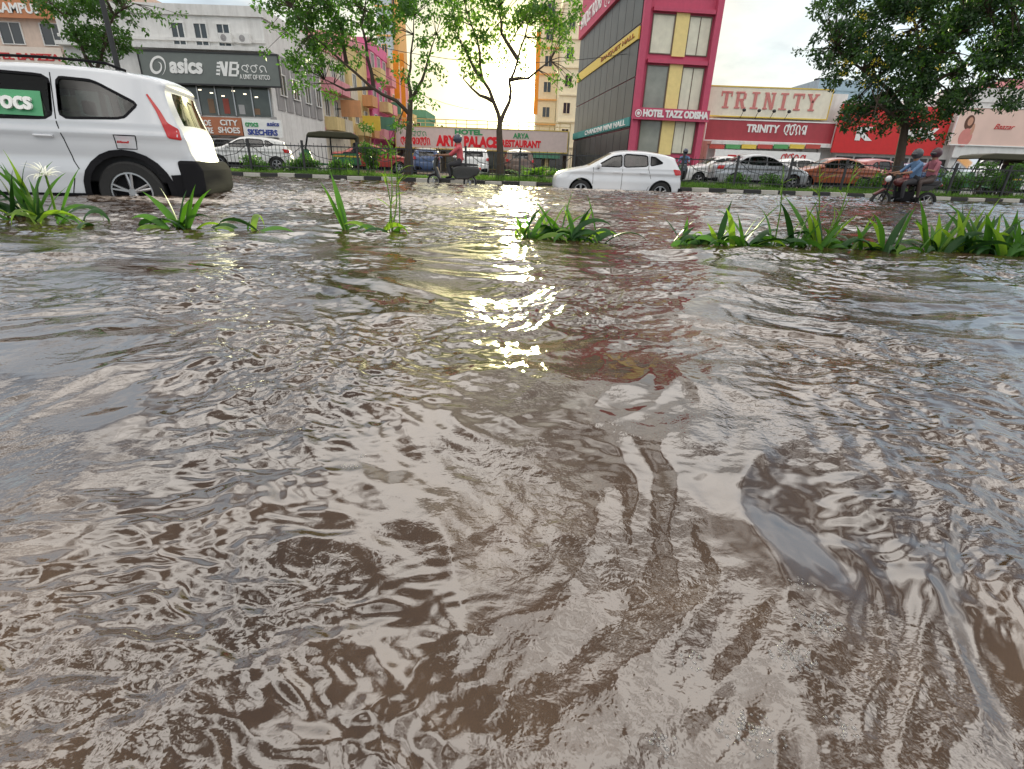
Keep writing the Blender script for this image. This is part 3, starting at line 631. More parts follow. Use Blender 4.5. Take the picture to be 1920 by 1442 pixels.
person("pillion passenger in pink shirt holding on behind the rider",L2,R(180),P,E,T,mat("pink_shirt",(.30,.10,.13),.8,bump=.3),mat("brown_trousers",(.06,.04,.035)),mat("maroon_helmet",(.06,.02,.03),.3))
# ---------------------------------------------------------------- kerb, fence
KW=mat("kerb_white_paint",(.5,.48,.43),.8,dirt=.75,bump=.3); KB=mat("kerb_black_paint",(.03,.03,.03),.7,bump=.3)
kb={}
for k,(mt,cn) in enumerate(((KW,"white"),(KB,"black"))):
    kb[k]=M().box(-.3,.3,0,.15,-.1,.13,mt).build("kerb_stone",bevel=.015)
    thing(None,"%s painted concrete kerb stone at the flooded road edge"%cn,"kerb",ob=kb[k],group="painted kerb stones along the verge")
i=0; x=-22.0
while x<24:
    k=i%2
    if i<2: o=kb[k]
    else: o=kb[k].copy(); scene.collection.objects.link(o)
    o.location=(x,19.40,random.uniform(-.03,.01)); o.rotation_euler=(random.uniform(-.03,.03),random.uniform(-.01,.01),random.uniform(-.02,.02)); x+=.62; i+=1
FM=mat("fence_metal",(.03,.032,.035),.6,dirt=.4)
f=M(); f.box(-.035,.035,-.035,.035,0,1.12,FM); f.box(0,2.0,-.015,.015,.92,.96,FM); f.box(0,2.0,-.015,.015,.18,.22,FM)
for k in range(1,14): f.cyl((k*2/14,0,.12),(k*2/14,0,1.04 if k%2 else .98),.011,.008,5,FM)
f.tube([(0,0,.95),(.5,0,.60),(1.0,0,.5),(1.5,0,.60),(2,0,.95)],[.012]*5,5,FM)
fp=f.build("fence_panel"); thing(None,"dark iron railing panel along the grassy verge","fence",ob=fp,group="iron railing panels"); x=-22; k=0
while x<26:
    if k==0: o=fp
    else: o=fp.copy(); scene.collection.objects.link(o)
    o.location=(x,20.3,.13); o.rotation_euler=(random.uniform(-.03,.03),random.uniform(-.006,.006),0); x+=2.0; k+=1
# ---------------------------------------------------------------- foliage
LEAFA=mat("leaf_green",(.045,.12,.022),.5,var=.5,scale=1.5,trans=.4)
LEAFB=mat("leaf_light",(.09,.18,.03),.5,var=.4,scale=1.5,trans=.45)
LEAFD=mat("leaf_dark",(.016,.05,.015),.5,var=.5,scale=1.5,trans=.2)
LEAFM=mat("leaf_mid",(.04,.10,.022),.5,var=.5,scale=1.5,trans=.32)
YEL=mat("yellow_flower",(.55,.42,.05),.6,trans=.3)
BARK=mat("bark",(.075,.055,.04),.9,var=.4,scale=9,bump=.8)
def leaves(name,parent,cl,mats,size=(.09,.16),asp=.45,droop=.4):
    V=[];Fc=[];MI=[];o=0
    rs=np.random.RandomState(int(abs(cl[0][0][0]*100))%9999+1)
    for c,r,n,mi in cl:
        k=rs.normal(0,1,(n,3)); k/=np.linalg.norm(k,axis=1)[:,None]; rad=rs.uniform(0.15,1,(n,1))**.5
        P_=np.array(c)+k*rad*np.array([r,r,r*.75]); 
        d=rs.normal(0,1,(n,3)); d[:,2]-=droop; d/=np.linalg.norm(d,axis=1)[:,None]
        s=np.cross(d,rs.normal(0,1,(n,3))); s/=np.linalg.norm(s,axis=1)[:,None]+1e-9
        L_=rs.uniform(size[0],size[1],(n,1)); 
        if mi==2: L_*=.5
        a=P_; b1=P_+d*L_*.5+s*L_*asp*.5; t_=P_+d*L_; b2=P_+d*L_*.5-s*L_*asp*.5
        V.append(np.stack([a,b1,t_,b2],1).reshape(-1,3)); ar_=np.arange(n)[:,None]*4+o+np.arange(4); Fc.append(ar_); o+=4*n
        m_=np.full(n,mi); sw=rs.random_sample(n)<.25; 
        if len(mats)>1 and mi<2: m_[sw]=1-mi
        MI.append(m_)
    V=np.concatenate(V);Fc=np.concatenate(Fc);MI=np.concatenate(MI)
    me=bpy.data.meshes.new(name); me.from_pydata(V.tolist(),[],Fc.tolist())
    for x_ in mats: me.materials.append(x_)
    me.polygons.foreach_set("material_index",MI.astype(np.int32)); ob=bpy.data.objects.new(name,me); scene.collection.objects.link(ob); ob.parent=parent
    return ob
def tree(label,base_uv,Y,trunkpts,r0,limbs,clumps,mats,nleaf,dy=1.6,flowers=None,size=(.09,.16),asp=.5,thin=1):
    b_=at(*base_uv,Y); base=Vector((b_.x,Y,.1)); root=thing("tree",label,"tree",base)
    t_=M(); tp=[Vector((0,0,-.1))]+[at(u,v,Y)-base for u,v in trunkpts]
    rs=[r0*1.25]+[r0*(1-.45*(i+1)/len(trunkpts)) for i in range(len(trunkpts))]
    t_.tube(tp,rs,10,BARK)
    ends=[]
    rnd=random.Random(int(base_uv[0]))
    for lb in limbs:
        pts=[at(u,v,Y)-base for u,v in lb]; off=rnd.uniform(-dy,dy)*.7
        for i,p in enumerate(pts): p.y+=off*i/(len(pts)-1) if i else 0
        d=[]; 
        for a,c in zip(pts[:-1],pts[1:]):
            for q_ in (0,.5): d.append(a.lerp(c,q_)+Vector((rnd.uniform(-.05,.05),rnd.uniform(-.05,.05),rnd.uniform(-.03,.03)))*(1 if q_ else 0))
        d.append(pts[-1]); ra_=r0*.5
        t_.tube(d,[ra_*(1-.8*i/(len(d)-1)) for i in range(len(d))],7,BARK); ends+=d[1:]
    cl=[]
    for c in clumps:
        u,v,rp=c[:3]; dens_=c[3] if len(c)>3 else 1
        P0=at(u,v,Y)-base; R0=rp*Y/1060
        nsub=max(3,int(7*thin*dens_*(R0/.6)**2)+2)
        for k in range(nsub):
            a=rnd.uniform(0,6.28); rr=R0*math.sqrt(rnd.random()); q_=P0+Vector((rr*math.cos(a),rnd.uniform(-dy,dy)*.8,rr*math.sin(a)*.9))
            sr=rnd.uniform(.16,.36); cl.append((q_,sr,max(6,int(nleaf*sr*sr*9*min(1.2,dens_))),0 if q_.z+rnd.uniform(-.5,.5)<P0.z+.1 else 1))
            e=min(ends,key=lambda w_:(w_-q_).length)
            if (e-q_).length<1.9: t_.tube([e,e.lerp(q_,.5)+Vector((0,0,.06)),q_],[r0*.11,r0*.07,r0*.03],4,BARK)
    t_.build("trunk",root,smooth=True)
    if flowers:
        for (u,v,rp) in flowers:
            P0=at(u,v,Y)-base
            for k in range(9):
                q_=P0+Vector((rnd.uniform(-1,1),rnd.uniform(-1.4,.2),rnd.uniform(-1,1)))*(rp*Y/1060); q_.y=rnd.uniform(-dy,-.3); cl.append((q_,.12,7,2))
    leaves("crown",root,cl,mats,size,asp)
    return root
tree("slender roadside tree with sparse light green leaves on the verge",(765,325),21.0,[(766,270),(768,225),(770,190)],.15,
 [[(768,215),(745,190),(700,165),(650,120),(600,75),(570,30)],[(700,165),(640,165),(590,140)],[(770,195),(765,150),(770,100),(775,30)],[(770,190),(790,150),(800,110),(815,60)],[(700,165),(690,110),(680,50),(690,-10)],[(650,120),(640,60),(620,10)]],
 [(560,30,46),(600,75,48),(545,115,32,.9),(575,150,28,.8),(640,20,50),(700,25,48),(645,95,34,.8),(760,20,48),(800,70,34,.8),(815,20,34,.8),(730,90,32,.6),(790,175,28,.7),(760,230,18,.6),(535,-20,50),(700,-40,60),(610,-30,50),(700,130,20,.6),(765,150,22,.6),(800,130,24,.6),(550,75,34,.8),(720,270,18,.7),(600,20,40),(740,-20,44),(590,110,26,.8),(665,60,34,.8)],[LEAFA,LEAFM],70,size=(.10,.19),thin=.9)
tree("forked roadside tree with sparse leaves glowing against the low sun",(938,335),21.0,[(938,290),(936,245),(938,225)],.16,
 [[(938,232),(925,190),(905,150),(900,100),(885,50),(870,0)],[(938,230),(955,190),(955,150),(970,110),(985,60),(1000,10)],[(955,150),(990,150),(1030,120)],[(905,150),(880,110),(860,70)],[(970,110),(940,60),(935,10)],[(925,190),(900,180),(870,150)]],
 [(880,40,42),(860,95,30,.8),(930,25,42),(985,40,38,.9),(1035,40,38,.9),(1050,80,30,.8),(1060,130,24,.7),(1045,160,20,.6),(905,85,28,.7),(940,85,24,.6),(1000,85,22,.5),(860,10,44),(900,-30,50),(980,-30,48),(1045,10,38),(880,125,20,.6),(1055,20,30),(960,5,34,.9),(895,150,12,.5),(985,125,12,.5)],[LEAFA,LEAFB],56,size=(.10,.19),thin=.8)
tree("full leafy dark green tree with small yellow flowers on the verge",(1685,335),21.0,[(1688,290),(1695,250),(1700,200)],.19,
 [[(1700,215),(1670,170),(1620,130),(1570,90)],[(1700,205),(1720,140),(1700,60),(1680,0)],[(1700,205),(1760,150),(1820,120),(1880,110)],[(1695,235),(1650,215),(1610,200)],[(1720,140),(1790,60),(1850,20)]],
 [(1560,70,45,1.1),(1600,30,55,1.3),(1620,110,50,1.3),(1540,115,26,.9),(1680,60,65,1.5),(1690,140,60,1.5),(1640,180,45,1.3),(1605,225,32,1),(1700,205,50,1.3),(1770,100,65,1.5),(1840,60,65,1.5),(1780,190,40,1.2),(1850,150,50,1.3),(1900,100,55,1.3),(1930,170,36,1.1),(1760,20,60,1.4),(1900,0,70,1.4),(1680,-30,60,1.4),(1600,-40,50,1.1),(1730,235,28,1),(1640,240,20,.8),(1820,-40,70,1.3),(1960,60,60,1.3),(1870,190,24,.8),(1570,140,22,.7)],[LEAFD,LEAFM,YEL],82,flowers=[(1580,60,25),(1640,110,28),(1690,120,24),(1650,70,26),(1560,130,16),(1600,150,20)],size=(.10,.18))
tree("leafy green tree beside the pale hotel building",(215,330),22.5,[(205,250),(190,180),(180,130)],.14,
 [[(180,135),(165,90),(150,40),(120,0)],[(180,135),(200,80),(220,30),(260,10)]],
 [(95,10,36,.9),(150,30,42,1.2),(200,40,38,1.1),(160,80,32,1.1),(205,95,24,1),(245,25,28,.8),(300,25,20,.6),(60,10,26,.7),(180,-20,50,1.2),(175,110,18,.8)],[LEAFM,LEAFA],80,size=(.10,.19))
p=at(262,300,20.8); m=M(); m.cyl((0,0,0),(0,0,8.5),.10,.07,12,FM); m.tube([(0,0,8.5),(.1,-.5,8.9),(.15,-1.4,9.0)],[.05,.04,.035],8,FM); m.box(.05,.25,-1.9,-1.35,8.93,9.03,FM)
o=m.build("street_lamp",loc=(p.x,20.8,.1),smooth=True); thing(None,"tall dark steel street lamp pole on the verge","street lamp",ob=o)
def shrub(u,v,Y,h,w_,mats,label):
    p=at(u,v,Y); r_=thing("shrub",label,"shrub",(p.x,Y,.13)); 
    st=M(); cl=[]; rn=random.Random(int(u))
    for k in range(7):
        e=Vector((rn.uniform(-w_,w_)*.7,rn.uniform(-.3,.3),h*rn.uniform(.45,1))); st.tube([(0,0,-.05),e*.5+Vector((0,0,.1)),e],[.02,.015,.008],5,BARK)
        cl.append((e,.2*max(1,w_),int(70*max(1,w_)),k%2)); cl.append((e*.6,.18,40,k%2))
    st.build("stem",r_); leaves("foliage",r_,cl,mats,(.07,.14))
for u,h,w_ in ((700,1.1,.4),(690,1.9,.35),(1250,.7,.5),(1840,1.3,.9),(1790,.8,.7),(1640,.7,.6),(590,.6,.5),(1380,.5,.5),(560,.4,.5),(1880,1.2,.7),(1120,.6,.5),(480,.45,.6),(640,.5,.5),(1450,.45,.5),(1900,.9,.8)):
    shrub(u,330,20.9+random.uniform(-.3,.4),h,w_,[LEAFA,LEAFM],"leafy green shrub growing on the verge")
def palm(u,Y,h,label):
    p=at(u,330,Y); m=M(); rn=random.Random(int(u))
    for k in range(22):
        a=rn.uniform(0,6.28); ln=h*rn.uniform(.7,1.2); rise=rn.uniform(.6,1.2); prev=None
        for sgm in range(7):
            t0=sgm/6; pos=Vector((math.cos(a)*ln*t0*.9,math.sin(a)*ln*t0*.9,ln*(rise*t0-.9*t0*t0*rise*.8)+.1)); 
            sidev=Vector((-math.sin(a),math.cos(a),-.3)); wd=ln*.16*math.sin(math.pi*min(1,t0*.85+.12))
            if prev:
                for s_ in(-1,1):
                    m.add([prev,prev+sidev*wd*s_*.2,pos+sidev*wd*s_,(prev+pos)/2],[(0,1,2,3)],LEAFB if k%2 else LEAFA)
            prev=pos
    o=m.build("palm_shrub",loc=(p.x,Y,.13)); thing(None,label,"shrub",ob=o)
for u in (985,1015,1045,1080,1100): palm(u,21.2,random.uniform(.8,1.15),"low feathery palm shrub behind the iron railing")
rn=random.Random(5)
GR=mat("grass_blade",(.07,.15,.03),.7,var=.5,scale=2,trans=.35)
gv=[];gf=[]
for k in range(26000):
    x=rn.uniform(-21,24); y=rn.uniform(19.6,21.5); h=rn.uniform(.05,.22)*(1.3 if math.sin(x*.9+y)>.2 else .6); a=rn.uniform(0,3.14); dx=math.cos(a)*.012; dy=math.sin(a)*.012; o=len(gv)
    gv+= [(x-dx,y-dy,.12),(x+dx,y+dy,.12),(x+rn.uniform(-.08,.08),y+rn.uniform(-.08,.08),.12+h)]; gf.append((o,o+1,o+2))
me=bpy.data.meshes.new("grass"); me.from_pydata(gv,[],gf); me.materials.append(GR); o=bpy.data.objects.new("grass",me); scene.collection.objects.link(o); o["kind"]="stuff"; o["label"]="rough green grass on the raised verge"
# ---------------------------------------------------------------- strap-leaf lilies
LIL=[mat("lily_leaf",(.045,.13,.02),.5,var=.35,scale=6,trans=.25,spec=.25),mat("lily_leaf_yellowish",(.11,.20,.03),.5,var=.35,scale=6,trans=.35,spec=.25),mat("lily_leaf_dark",(.016,.058,.013),.5,var=.35,scale=6,trans=.1,spec=.25)]
def strap(m,base,az,ln,lift,curl,wd,mt):
    n=11; pos=Vector(base); el=lift; V=[]; st=ln/n; dirh=Vector((math.cos(az),math.sin(az),0)); side=Vector((-math.sin(az),math.cos(az),0))
    tw=random.uniform(-.6,.6)+ (.9 if abs(math.cos(az))>.7 else 0)*random.choice([-1,1])
    for i in range(n+1):
        t_=i/n; w_=wd*(.6+.45*math.sin(math.pi*min(1,t_*1.1)))*(1-t_**4) ; w_=max(w_,.0015)
        d=dirh*math.cos(el)+Vector((0,0,1))*math.sin(el); nn=side.cross(d); tq=tw*(.3+.7*t_); sd2=(side*math.cos(tq)+nn*math.sin(tq)); n2_=sd2.cross(d)
        V+= [pos+sd2*w_*.5+n2_*w_*.16,pos,pos-sd2*w_*.5+n2_*w_*.16]
        pos=pos+d*st; el-=curl/n*(.5+1.3*t_)
    fs=[]
    for i in range(n):
        fs+= [(3*i,3*i+1,3*i+4,3*i+3),(3*i+1,3*i+2,3*i+5,3*i+4)]
    m.add(V,fs,mt)
def lily(u,v,h,spread,n,up,seed,label,flower=False,stalk=0,tallleaf=None):
    g=ground(u,v); rn=random.Random(seed); m=M()
    for k in range(int(n*1.2)):
        az=rn.uniform(0,6.28); flat=rn.random()>up*.85+.05
        bx=(rn.gauss(0,spread*.26),rn.gauss(0,.04),-.05)
        if abs(math.sin(az))>.7 and rn.random()<.75: az=rn.choice([0,3.14])+rn.uniform(-.6,.6)
        if flat: lf=rn.uniform(.75,1.2); cu=rn.uniform(1.6,2.8); ln=spread*rn.uniform(.8,1.25)+.07; wd=rn.uniform(.045,.066)
        else: lf=rn.uniform(1.05,1.5); cu=rn.uniform(.2,.9); ln=h*rn.uniform(.7,1.2)+.08; wd=rn.uniform(.040,.056)
        strap(m,bx,az,ln,lf,cu,wd,LIL[rn.choice([0,0,1,2,2,2] if flat else [0,0,0,1,2])])
    if tallleaf:
        for (az,ln,lf,cu) in tallleaf: strap(m,(0,0,-.05),az,ln,lf,cu,.058,LIL[2] if ln>.6 else LIL[0])
    if stalk:
        for k in range(stalk):
            q_=Vector((rn.uniform(-.1,.1),0,-.05)); e=q_+Vector((rn.uniform(-.15,.15),rn.uniform(-.1,.1),rn.uniform(.45,.75)))
            m.tube([q_,q_.lerp(e,.5)+Vector((.02,0,0)),e],[.006,.005,.003],5,LIL[1])
            for j in range(5): strap(m,q_.lerp(e,rn.uniform(.4,1)),rn.uniform(0,6.28),rn.uniform(.08,.18),rn.uniform(.6,1.3),rn.uniform(.2,1),.008,LIL[1])
    o=m.build("lily_plant",loc=(g.x,g.y,0),smooth=True); thing(None,label,"plant",ob=o,group="strap leaved lilies in the flooded median")
    if flower:
        WF=mat("white_petal",(.85,.87,.8),.6,trans=.3); fm_=M(); c=Vector((.36,-.14,.36)); fm_.tube([(.26,-.05,-.05),(.34,-.12,.2),c],[.010,.009,.008],6,LIL[1])
        for k in range(26): strap(fm_,c,k*6.28/26+rn.uniform(-.2,.2),rn.uniform(.10,.18),rn.uniform(.2,1.3),rn.uniform(.8,1.8),.014,WF)
        fm_.build("flower",o,smooth=True)
lab="clump of green strap leaved lily poking out of flood water"
lily(60,412,.46,.44,18,.65,1,"large lily clump with white spidery flower in flood water",flower=True,tallleaf=[(3.5,.62,1.2,.8),(0.4,.55,1.15,.6),(2.7,.55,1.3,.5)])
lily(140,420,.18,.36,8,.1,2,lab)
lily(345,428,.36,.30,11,.5,3,lab,tallleaf=[(3.0,.45,1.0,.5),(.1,.42,1.3,.3)])
lily(460,434,.08,.34,4,.0,4,"low lily with drooping leaves lying on the flood water",tallleaf=[(-.3,.5,.5,.9)])
lily(652,436,.28,.18,5,.5,5,"lily with one tall upright leaf in flood water",tallleaf=[(2.5,.55,1.38,.3),(3.8,.48,1.3,.3)])
lily(735,438,.16,.28,7,.1,6,"lily mixed with tall thin grassy stems in water",stalk=4)
lily(1000,450,.28,.32,13,.35,7,lab,stalk=0); lily(1085,452,.32,.36,18,.4,8,"wide arching lily clump in rippling flood water"); lily(1040,448,.34,.30,11,.6,27,lab)
lily(1270,452,.22,.22,8,.4,9,lab); lily(1325,458,.24,.25,9,.4,10,lab)
lily(1385,462,.36,.33,16,.5,11,lab,tallleaf=[(.2,.5,1.1,.5)])
lily(1470,462,.36,.30,14,.5,12,lab,stalk=1); lily(1535,464,.34,.30,14,.5,13,"lily clump with tall thin stems in flood water",stalk=3,tallleaf=[(3.0,.58,1.0,.3)])
lily(1600,466,.28,.26,11,.5,14,lab); lily(1670,470,.30,.24,11,.5,15,lab)
lily(1760,472,.38,.30,17,.5,16,lab); lily(1815,474,.44,.32,26,.6,17,"dense lily clump with upright leaves in flood water"); lily(1880,478,.38,.3,19,.5,18,lab); lily(1945,480,.38,.3,16,.5,19,lab)
lily(-30,412,.38,.4,14,.5,20,lab)
# ---------------------------------------------------------------- buildings
def win(par,a0,a1,z0,z1,face='f',pos=0,glass=BGLASS,frame=WHITE,mull=1):
    m=M(); t=.06
    def bx(p0,p1,c0,c1,d0,d1,mt):
        if face=='f': m.box(p0,p1,pos-d1,pos-d0,c0,c1,mt)
        elif face=='r': m.box(pos+d0,pos+d1,p0,p1,c0,c1,mt)
        else: m.box(pos-d1,pos-d0,p0,p1,c0,c1,mt)
    bx(a0+t,a1-t,z0+t,z1-t,.005,.02,glass); bx(a0,a1,z0,z0+t,.003,.08,frame); bx(a0,a1,z1-t,z1,.003,.08,frame); bx(a0,a0+t,z0+t,z1-t,.003,.08,frame); bx(a1-t,a1,z0+t,z1-t,.003,.08,frame)
    for k in range(mull):
        c=a0+(a1-a0)*(k+1)/(mull+1); bx(c-.025,c+.025,z0+t,z1-t,.022,.06,frame)
    return m.build("window",par)
def bldg(name,label,x0,x1,y0,y1,z,wall,fl=3.2,bay=2.4,frontwin=True,sidewin=None,frame=WHITE,trim=None,z0w=3.6,par=.9,balc=None,cat="building",tank=True):
    r=thing(name,label,cat,(x0,y0,0)); W_=x1-x0; D=y1-y0
    M().box(0,W_,0,D,-.1,z,wall).build("wall",r)
    tr=trim or wall
    M().box(-.1,W_+.1,-.1,.12,z,z+par,tr).box(-.1,.12,.12,D,z,z+par,tr).box(W_-.12,W_+.1,.12,D,z,z+par,tr).box(-.1,W_+.1,D,D+.1,z,z+par,tr).build("parapet",r)
    lv=[];zz=z0w
    while zz+fl*.8<z: lv.append(zz); zz+=fl
    if frontwin:
        n=max(1,int(W_/bay))
        for a in lv:
            for k in range(n):
                c=W_*(k+.5)/n; win(r,c-bay*.28,c+bay*.28,a+.9,a+2.3,'f',0,frame=frame)
            M().box(-.15,W_+.15,-.22,-.003,a-.1,a+.08,tr).build("floor_ledge",r)
    if sidewin:
        n=max(1,int(D/bay)); pos=W_ if sidewin=='r' else 0
        for a in lv:
            for k in range(n):
                c=D*(k+.5)/n; win(r,c-bay*.26,c+bay*.26,a+.9,a+2.2,sidewin,pos,frame=frame)
                if balc and random.random()<.75:
                    s_=1 if sidewin=='r' else -1; bm_=M(); xa,xb=(pos+.09,pos+1.0) if s_>0 else (pos-1.0,pos-.09); bc=random.choice(balc)
                    bm_.box(xa,xb,c-.95,c+.95,a-.05,a+.06,bc); xo=xb-.05 if s_>0 else xa
                    bm_.box(xo,xo+.05,c-.95,c+.95,a+.06,a+.85,bc); bm_.box(xa,xb-.06,c-.95,c-.90,a+.06,a+.85,bc); bm_.box(xa,xb-.06,c+.90,c+.95,a+.06,a+.85,bc); bm_.build("balcony",r)
    if tank:
        rt=M(); rt.cyl((W_*.3,D*.4,z),(W_*.3,D*.4,z+1.5),.6,.6,14,BLACK); rt.build("water_tank",r)
    return r
def sign(label,x0,x1,z0,z1,y,mt,frame=None,th=.12,name="shop_sign",cat="sign"):
    r=thing(name,label,cat,((x0+x1)/2,y,z0)); h=(x1-x0)/2
    m=M(); m.box(-h,h,-th,0,0,z1-z0,mt)
    m.build("sign_board",r)
    if frame: M().box(-h-.06,h+.06,-th-.04,0,-.08,-.003,frame).box(-h-.06,h+.06,-th-.04,0,z1-z0+.003,z1-z0+.08,frame).box(-h-.06,-h-.003,-th-.04,0,0,z1-z0,frame).box(h+.003,h+.06,-th-.04,0,0,z1-z0,frame).build("sign_frame",r)
    return r
def signpx(label,u0,u1,v0,v1,Y,mt,frame=None,**k):
    um=(u0+u1)/2; vm=(v0+v1)/2; x0=at(u0,vm,Y).x; x1=at(u1,vm,Y).x; z1=at(um,v0,Y).z; z0=at(um,v1,Y).z
    return sign(label,x0,x1,z0,z1,Y,mt,frame,**k)
def tpx(r,s,u0,u1,v0,v1,mt,bold=.02,italic=0,th=.122):
    Y=r.location.y; um=(u0+u1)/2; vm=(v0+v1)/2
    x0=at(u0,vm,Y).x-r.location.x; x1=at(u1,vm,Y).x-r.location.x; z1=at(um,v0,Y).z-r.location.z; z0=at(um,v1,Y).z-r.location.z
    return text(r,s,x0,x1,z0,z1,-th,mt,bold,italic=italic)
LR=MC["letter_red"]; LG=mat("letter_green",(.05,.35,.12),.5); LY=mat("letter_yellow",(.75,.55,.08),.5); LBK=mat("letter_black",(.02,.02,.02))
cream=mat("cream_wall",(.70,.64,.52),.85,dirt=.4,bump=.2); pinkw=mat("pink_wall",(.72,.32,.36),.85,dirt=.3); yelw=mat("yellow_wall",(.74,.58,.28),.85,dirt=.35); whw=mat("white_wall",(.76,.75,.73),.85,dirt=.35,bump=.2)
greyw=mat("grey_wall",(.34,.33,.33),.85,dirt=.6,bump=.2); bluew=mat("blue_wall",(.30,.42,.52),.8,dirt=.3); orw=mat("orange_wall",(.68,.34,.16),.8,dirt=.3); grw=mat("green_wall",(.12,.34,.22),.8,dirt=.3); tealw=mat("teal_wall",(.08,.32,.30),.8,dirt=.3); beige=mat("beige_wall",(.50,.42,.32),.85,dirt=.45)
magw=mat("magenta_wall",(.68,.16,.34),.8,dirt=.25)
Y0=34.0; xr=at(525,290,Y0).x; xl=at(262,290,Y0).x; zt=at(400,30,Y0).z
ab=thing("shop_building","white shop building with grey sportswear shopfront and showroom glass","building",(xl,Y0,0)); W_=xr-xl+0
M().box(-3,W_,0,8.5,-.1,zt,whw).build("wall",ab)
M().box(-3.1,W_+.1,-.12,.1,zt,zt+.5,whw).box(W_-.1,W_+.1,.1,8.5,zt,zt+.5,whw).build("parapet",ab)
zs=at(400,100,Y0).z; M().box(-3,W_+.15,-.5,-.003,zs+.1,zs+.3,whw).build("floor_ledge",ab)
M().box(-3,W_+.1,-.16,-.003,zt-1.25,zt-1.1,whw).build("floor_ledge",ab)
zl=at(380,72,Y0).z
for k in range(3): win(ab,W_*.40+k*1.3,W_*.40+k*1.3+.8,zl-.4,zl+.75,'f',0)
for xx in (W_*.72,W_*.84):
    m=M(); m.box(xx,xx+.7,-.32,-.004,zs+.5,zs+.95,whw); m.lathe((xx+.28,-.33,zs+.72),[(.17,0),(.02,-.01)],14,greyw); m.build("air_conditioner",ab)
GRN=mat("grey_green_sign",(.15,.17,.16),.5)
z1=at(400,158,Y0).z; z0=at(400,216,Y0).z
SHG=mat("showroom_glass",(.06,.07,.065),.15,spec=.6,var=.8,scale=1.2)
sh=M(); sh.box(.1,W_-.1,-.06,-.004,z0,z1,SHG); sh.build("showroom_glass",ab)
for k in range(9): M().box(.1+(W_-.25)*k/8,.17+(W_-.25)*k/8,-.12,-.062,z0,z1,ALLOY).build("mullion",ab)
LAMP=mat("showroom_lamp",(1,.85,.6),emis=2.5)
for k in range(12): M().box(.5+k*.66,.68+k*.66,-.075,-.063,z1-.35-(k%3)*.14,z1-.29-(k%3)*.14,LAMP).build("ceiling_lamp",ab)
for k in range(9): M().box(.4+k*.9,.75+k*.9,-.072,-.062,z0+.1,z0+.4+.5*random.random(),[mat("display_red",(.3,.06,.04)),mat("display_white",(.4,.4,.4)),mat("display_brown",(.2,.12,.07))][k%3]).build("display_stand",ab)
z2=at(400,256,Y0).z
M().box(.1,W_*.46,-.05,-.004,.1,z2,mat("shop_interior",(.035,.03,.028),.4,var=.6,scale=2)).box(W_*.5,W_-.2,-.05,-.004,.1,z2,mat("shop_interior",(.035,.03,.028))).build("shop_entrance",ab)
M().box(W_*.46,W_*.5,-.2,-.004,0,z0,whw).box(W_-.18,W_+.1,-.2,-.004,0,z0,greyw).box(-.1,.1,-.2,-.004,0,z1,whw).build("pillar",ab)
for k in range(6): M().box(W_+.003,W_+.06,.6+k*1.3,1.6+k*1.3,3.4,6.4,greyw).build("wall_panel",ab)
for k in range(4): win(ab,1+k*2,2+k*2,4.2,5.4,'r',W_+.06)
s=signpx("dark grey sportswear shop sign with white lettering",268,524,101,158,Y0-.55,GRN,BLACK)
tpx(s,"asics",320,382,110,139,LW,.04,.15); tpx(s,"କିଟକୋ",455,505,123,137,LW); tpx(s,"A UNIT OF KITCO",452,508,141,150,LW,.01)
c0=at(408,143,Y0-.55); c1=at(444,117,Y0-.55); lx=c0.x-s.location.x; lz=c0.z-s.location.z; lw=c1.x-c0.x; lh=c1.z-c0.z; sh_=.28*lh
def para(m,a,b,c,d,mt): m.add([(lx+a*lw+sh_*c,-.15,lz+c*lh),(lx+b*lw+sh_*c,-.15,lz+c*lh),(lx+b*lw+sh_*d,-.15,lz+d*lh),(lx+a*lw+sh_*d,-.15,lz+d*lh)],[(0,1,2,3)],mt)
m=M()
for k in range(4): para(m,-.01,.15,.06+k*.25,.20+k*.25,LW)
para(m,.15,.17,0,1,LW); m.add([(lx+.24*lw+sh_,-.151,lz+lh),(lx+.08*lw+sh_,-.151,lz+lh),(lx+.34*lw,-.151,lz),(lx+.50*lw,-.151,lz)],[(0,1,2,3)],LW); para(m,.37,.50,0,1,LW)
para(m,.57,.70,0,1,LW); para(m,.70,.95,.85,1,LW); para(m,.70,.98,.43,.57,LW); para(m,.70,.98,0,.15,LW); para(m,.90,1.02,.57,.85,LW); para(m,.92,1.04,.15,.43,LW)
m.build("logo",s)
mm=M(); c=at(298,125,Y0-.55); cx=c.x-s.location.x; cz=c.z-s.location.z; n=40; V=[]
for i in range(n+1):
    q_=i/n; a=-.9+q_*8.6; rr=.50*(1-q_*.62)
    for k_ in(-1,1):
        r2=rr+.07*math.sin(math.pi*(i+1)/(n+2))*k_; X=r2*math.cos(a); Z=r2*1.1*math.sin(a); V.append((cx+X+.3*Z,-.15,cz+Z))
mm.add(V,[(2*i,2*i+1,2*i+3,2*i+2) for i in range(n)],LW); mm.build("emblem",s)
s=signpx("brown shoe shop sign with white lettering",368,455,220,253,Y0-.25,mat("brown_sign",(.42,.15,.07),.5)); tpx(s,"SHOE",372,398,225,236,LW); tpx(s,"CITY",415,448,225,236,LW); tpx(s,"CENTRE",370,402,239,250,LW); tpx(s,"SHOES",412,452,239,250,LW)
s=signpx("white sports shoe brand sign with dark lettering",458,530,224,257,Y0-.25,LW); LB=mat("letter_blue",(.03,.06,.3)); tpx(s,"crocs",462,486,230,238,LG); tpx(s,"asics",502,525,229,237,LB,.02,.2); tpx(s,"SKECHERS",467,522,243,254,LB,.03)
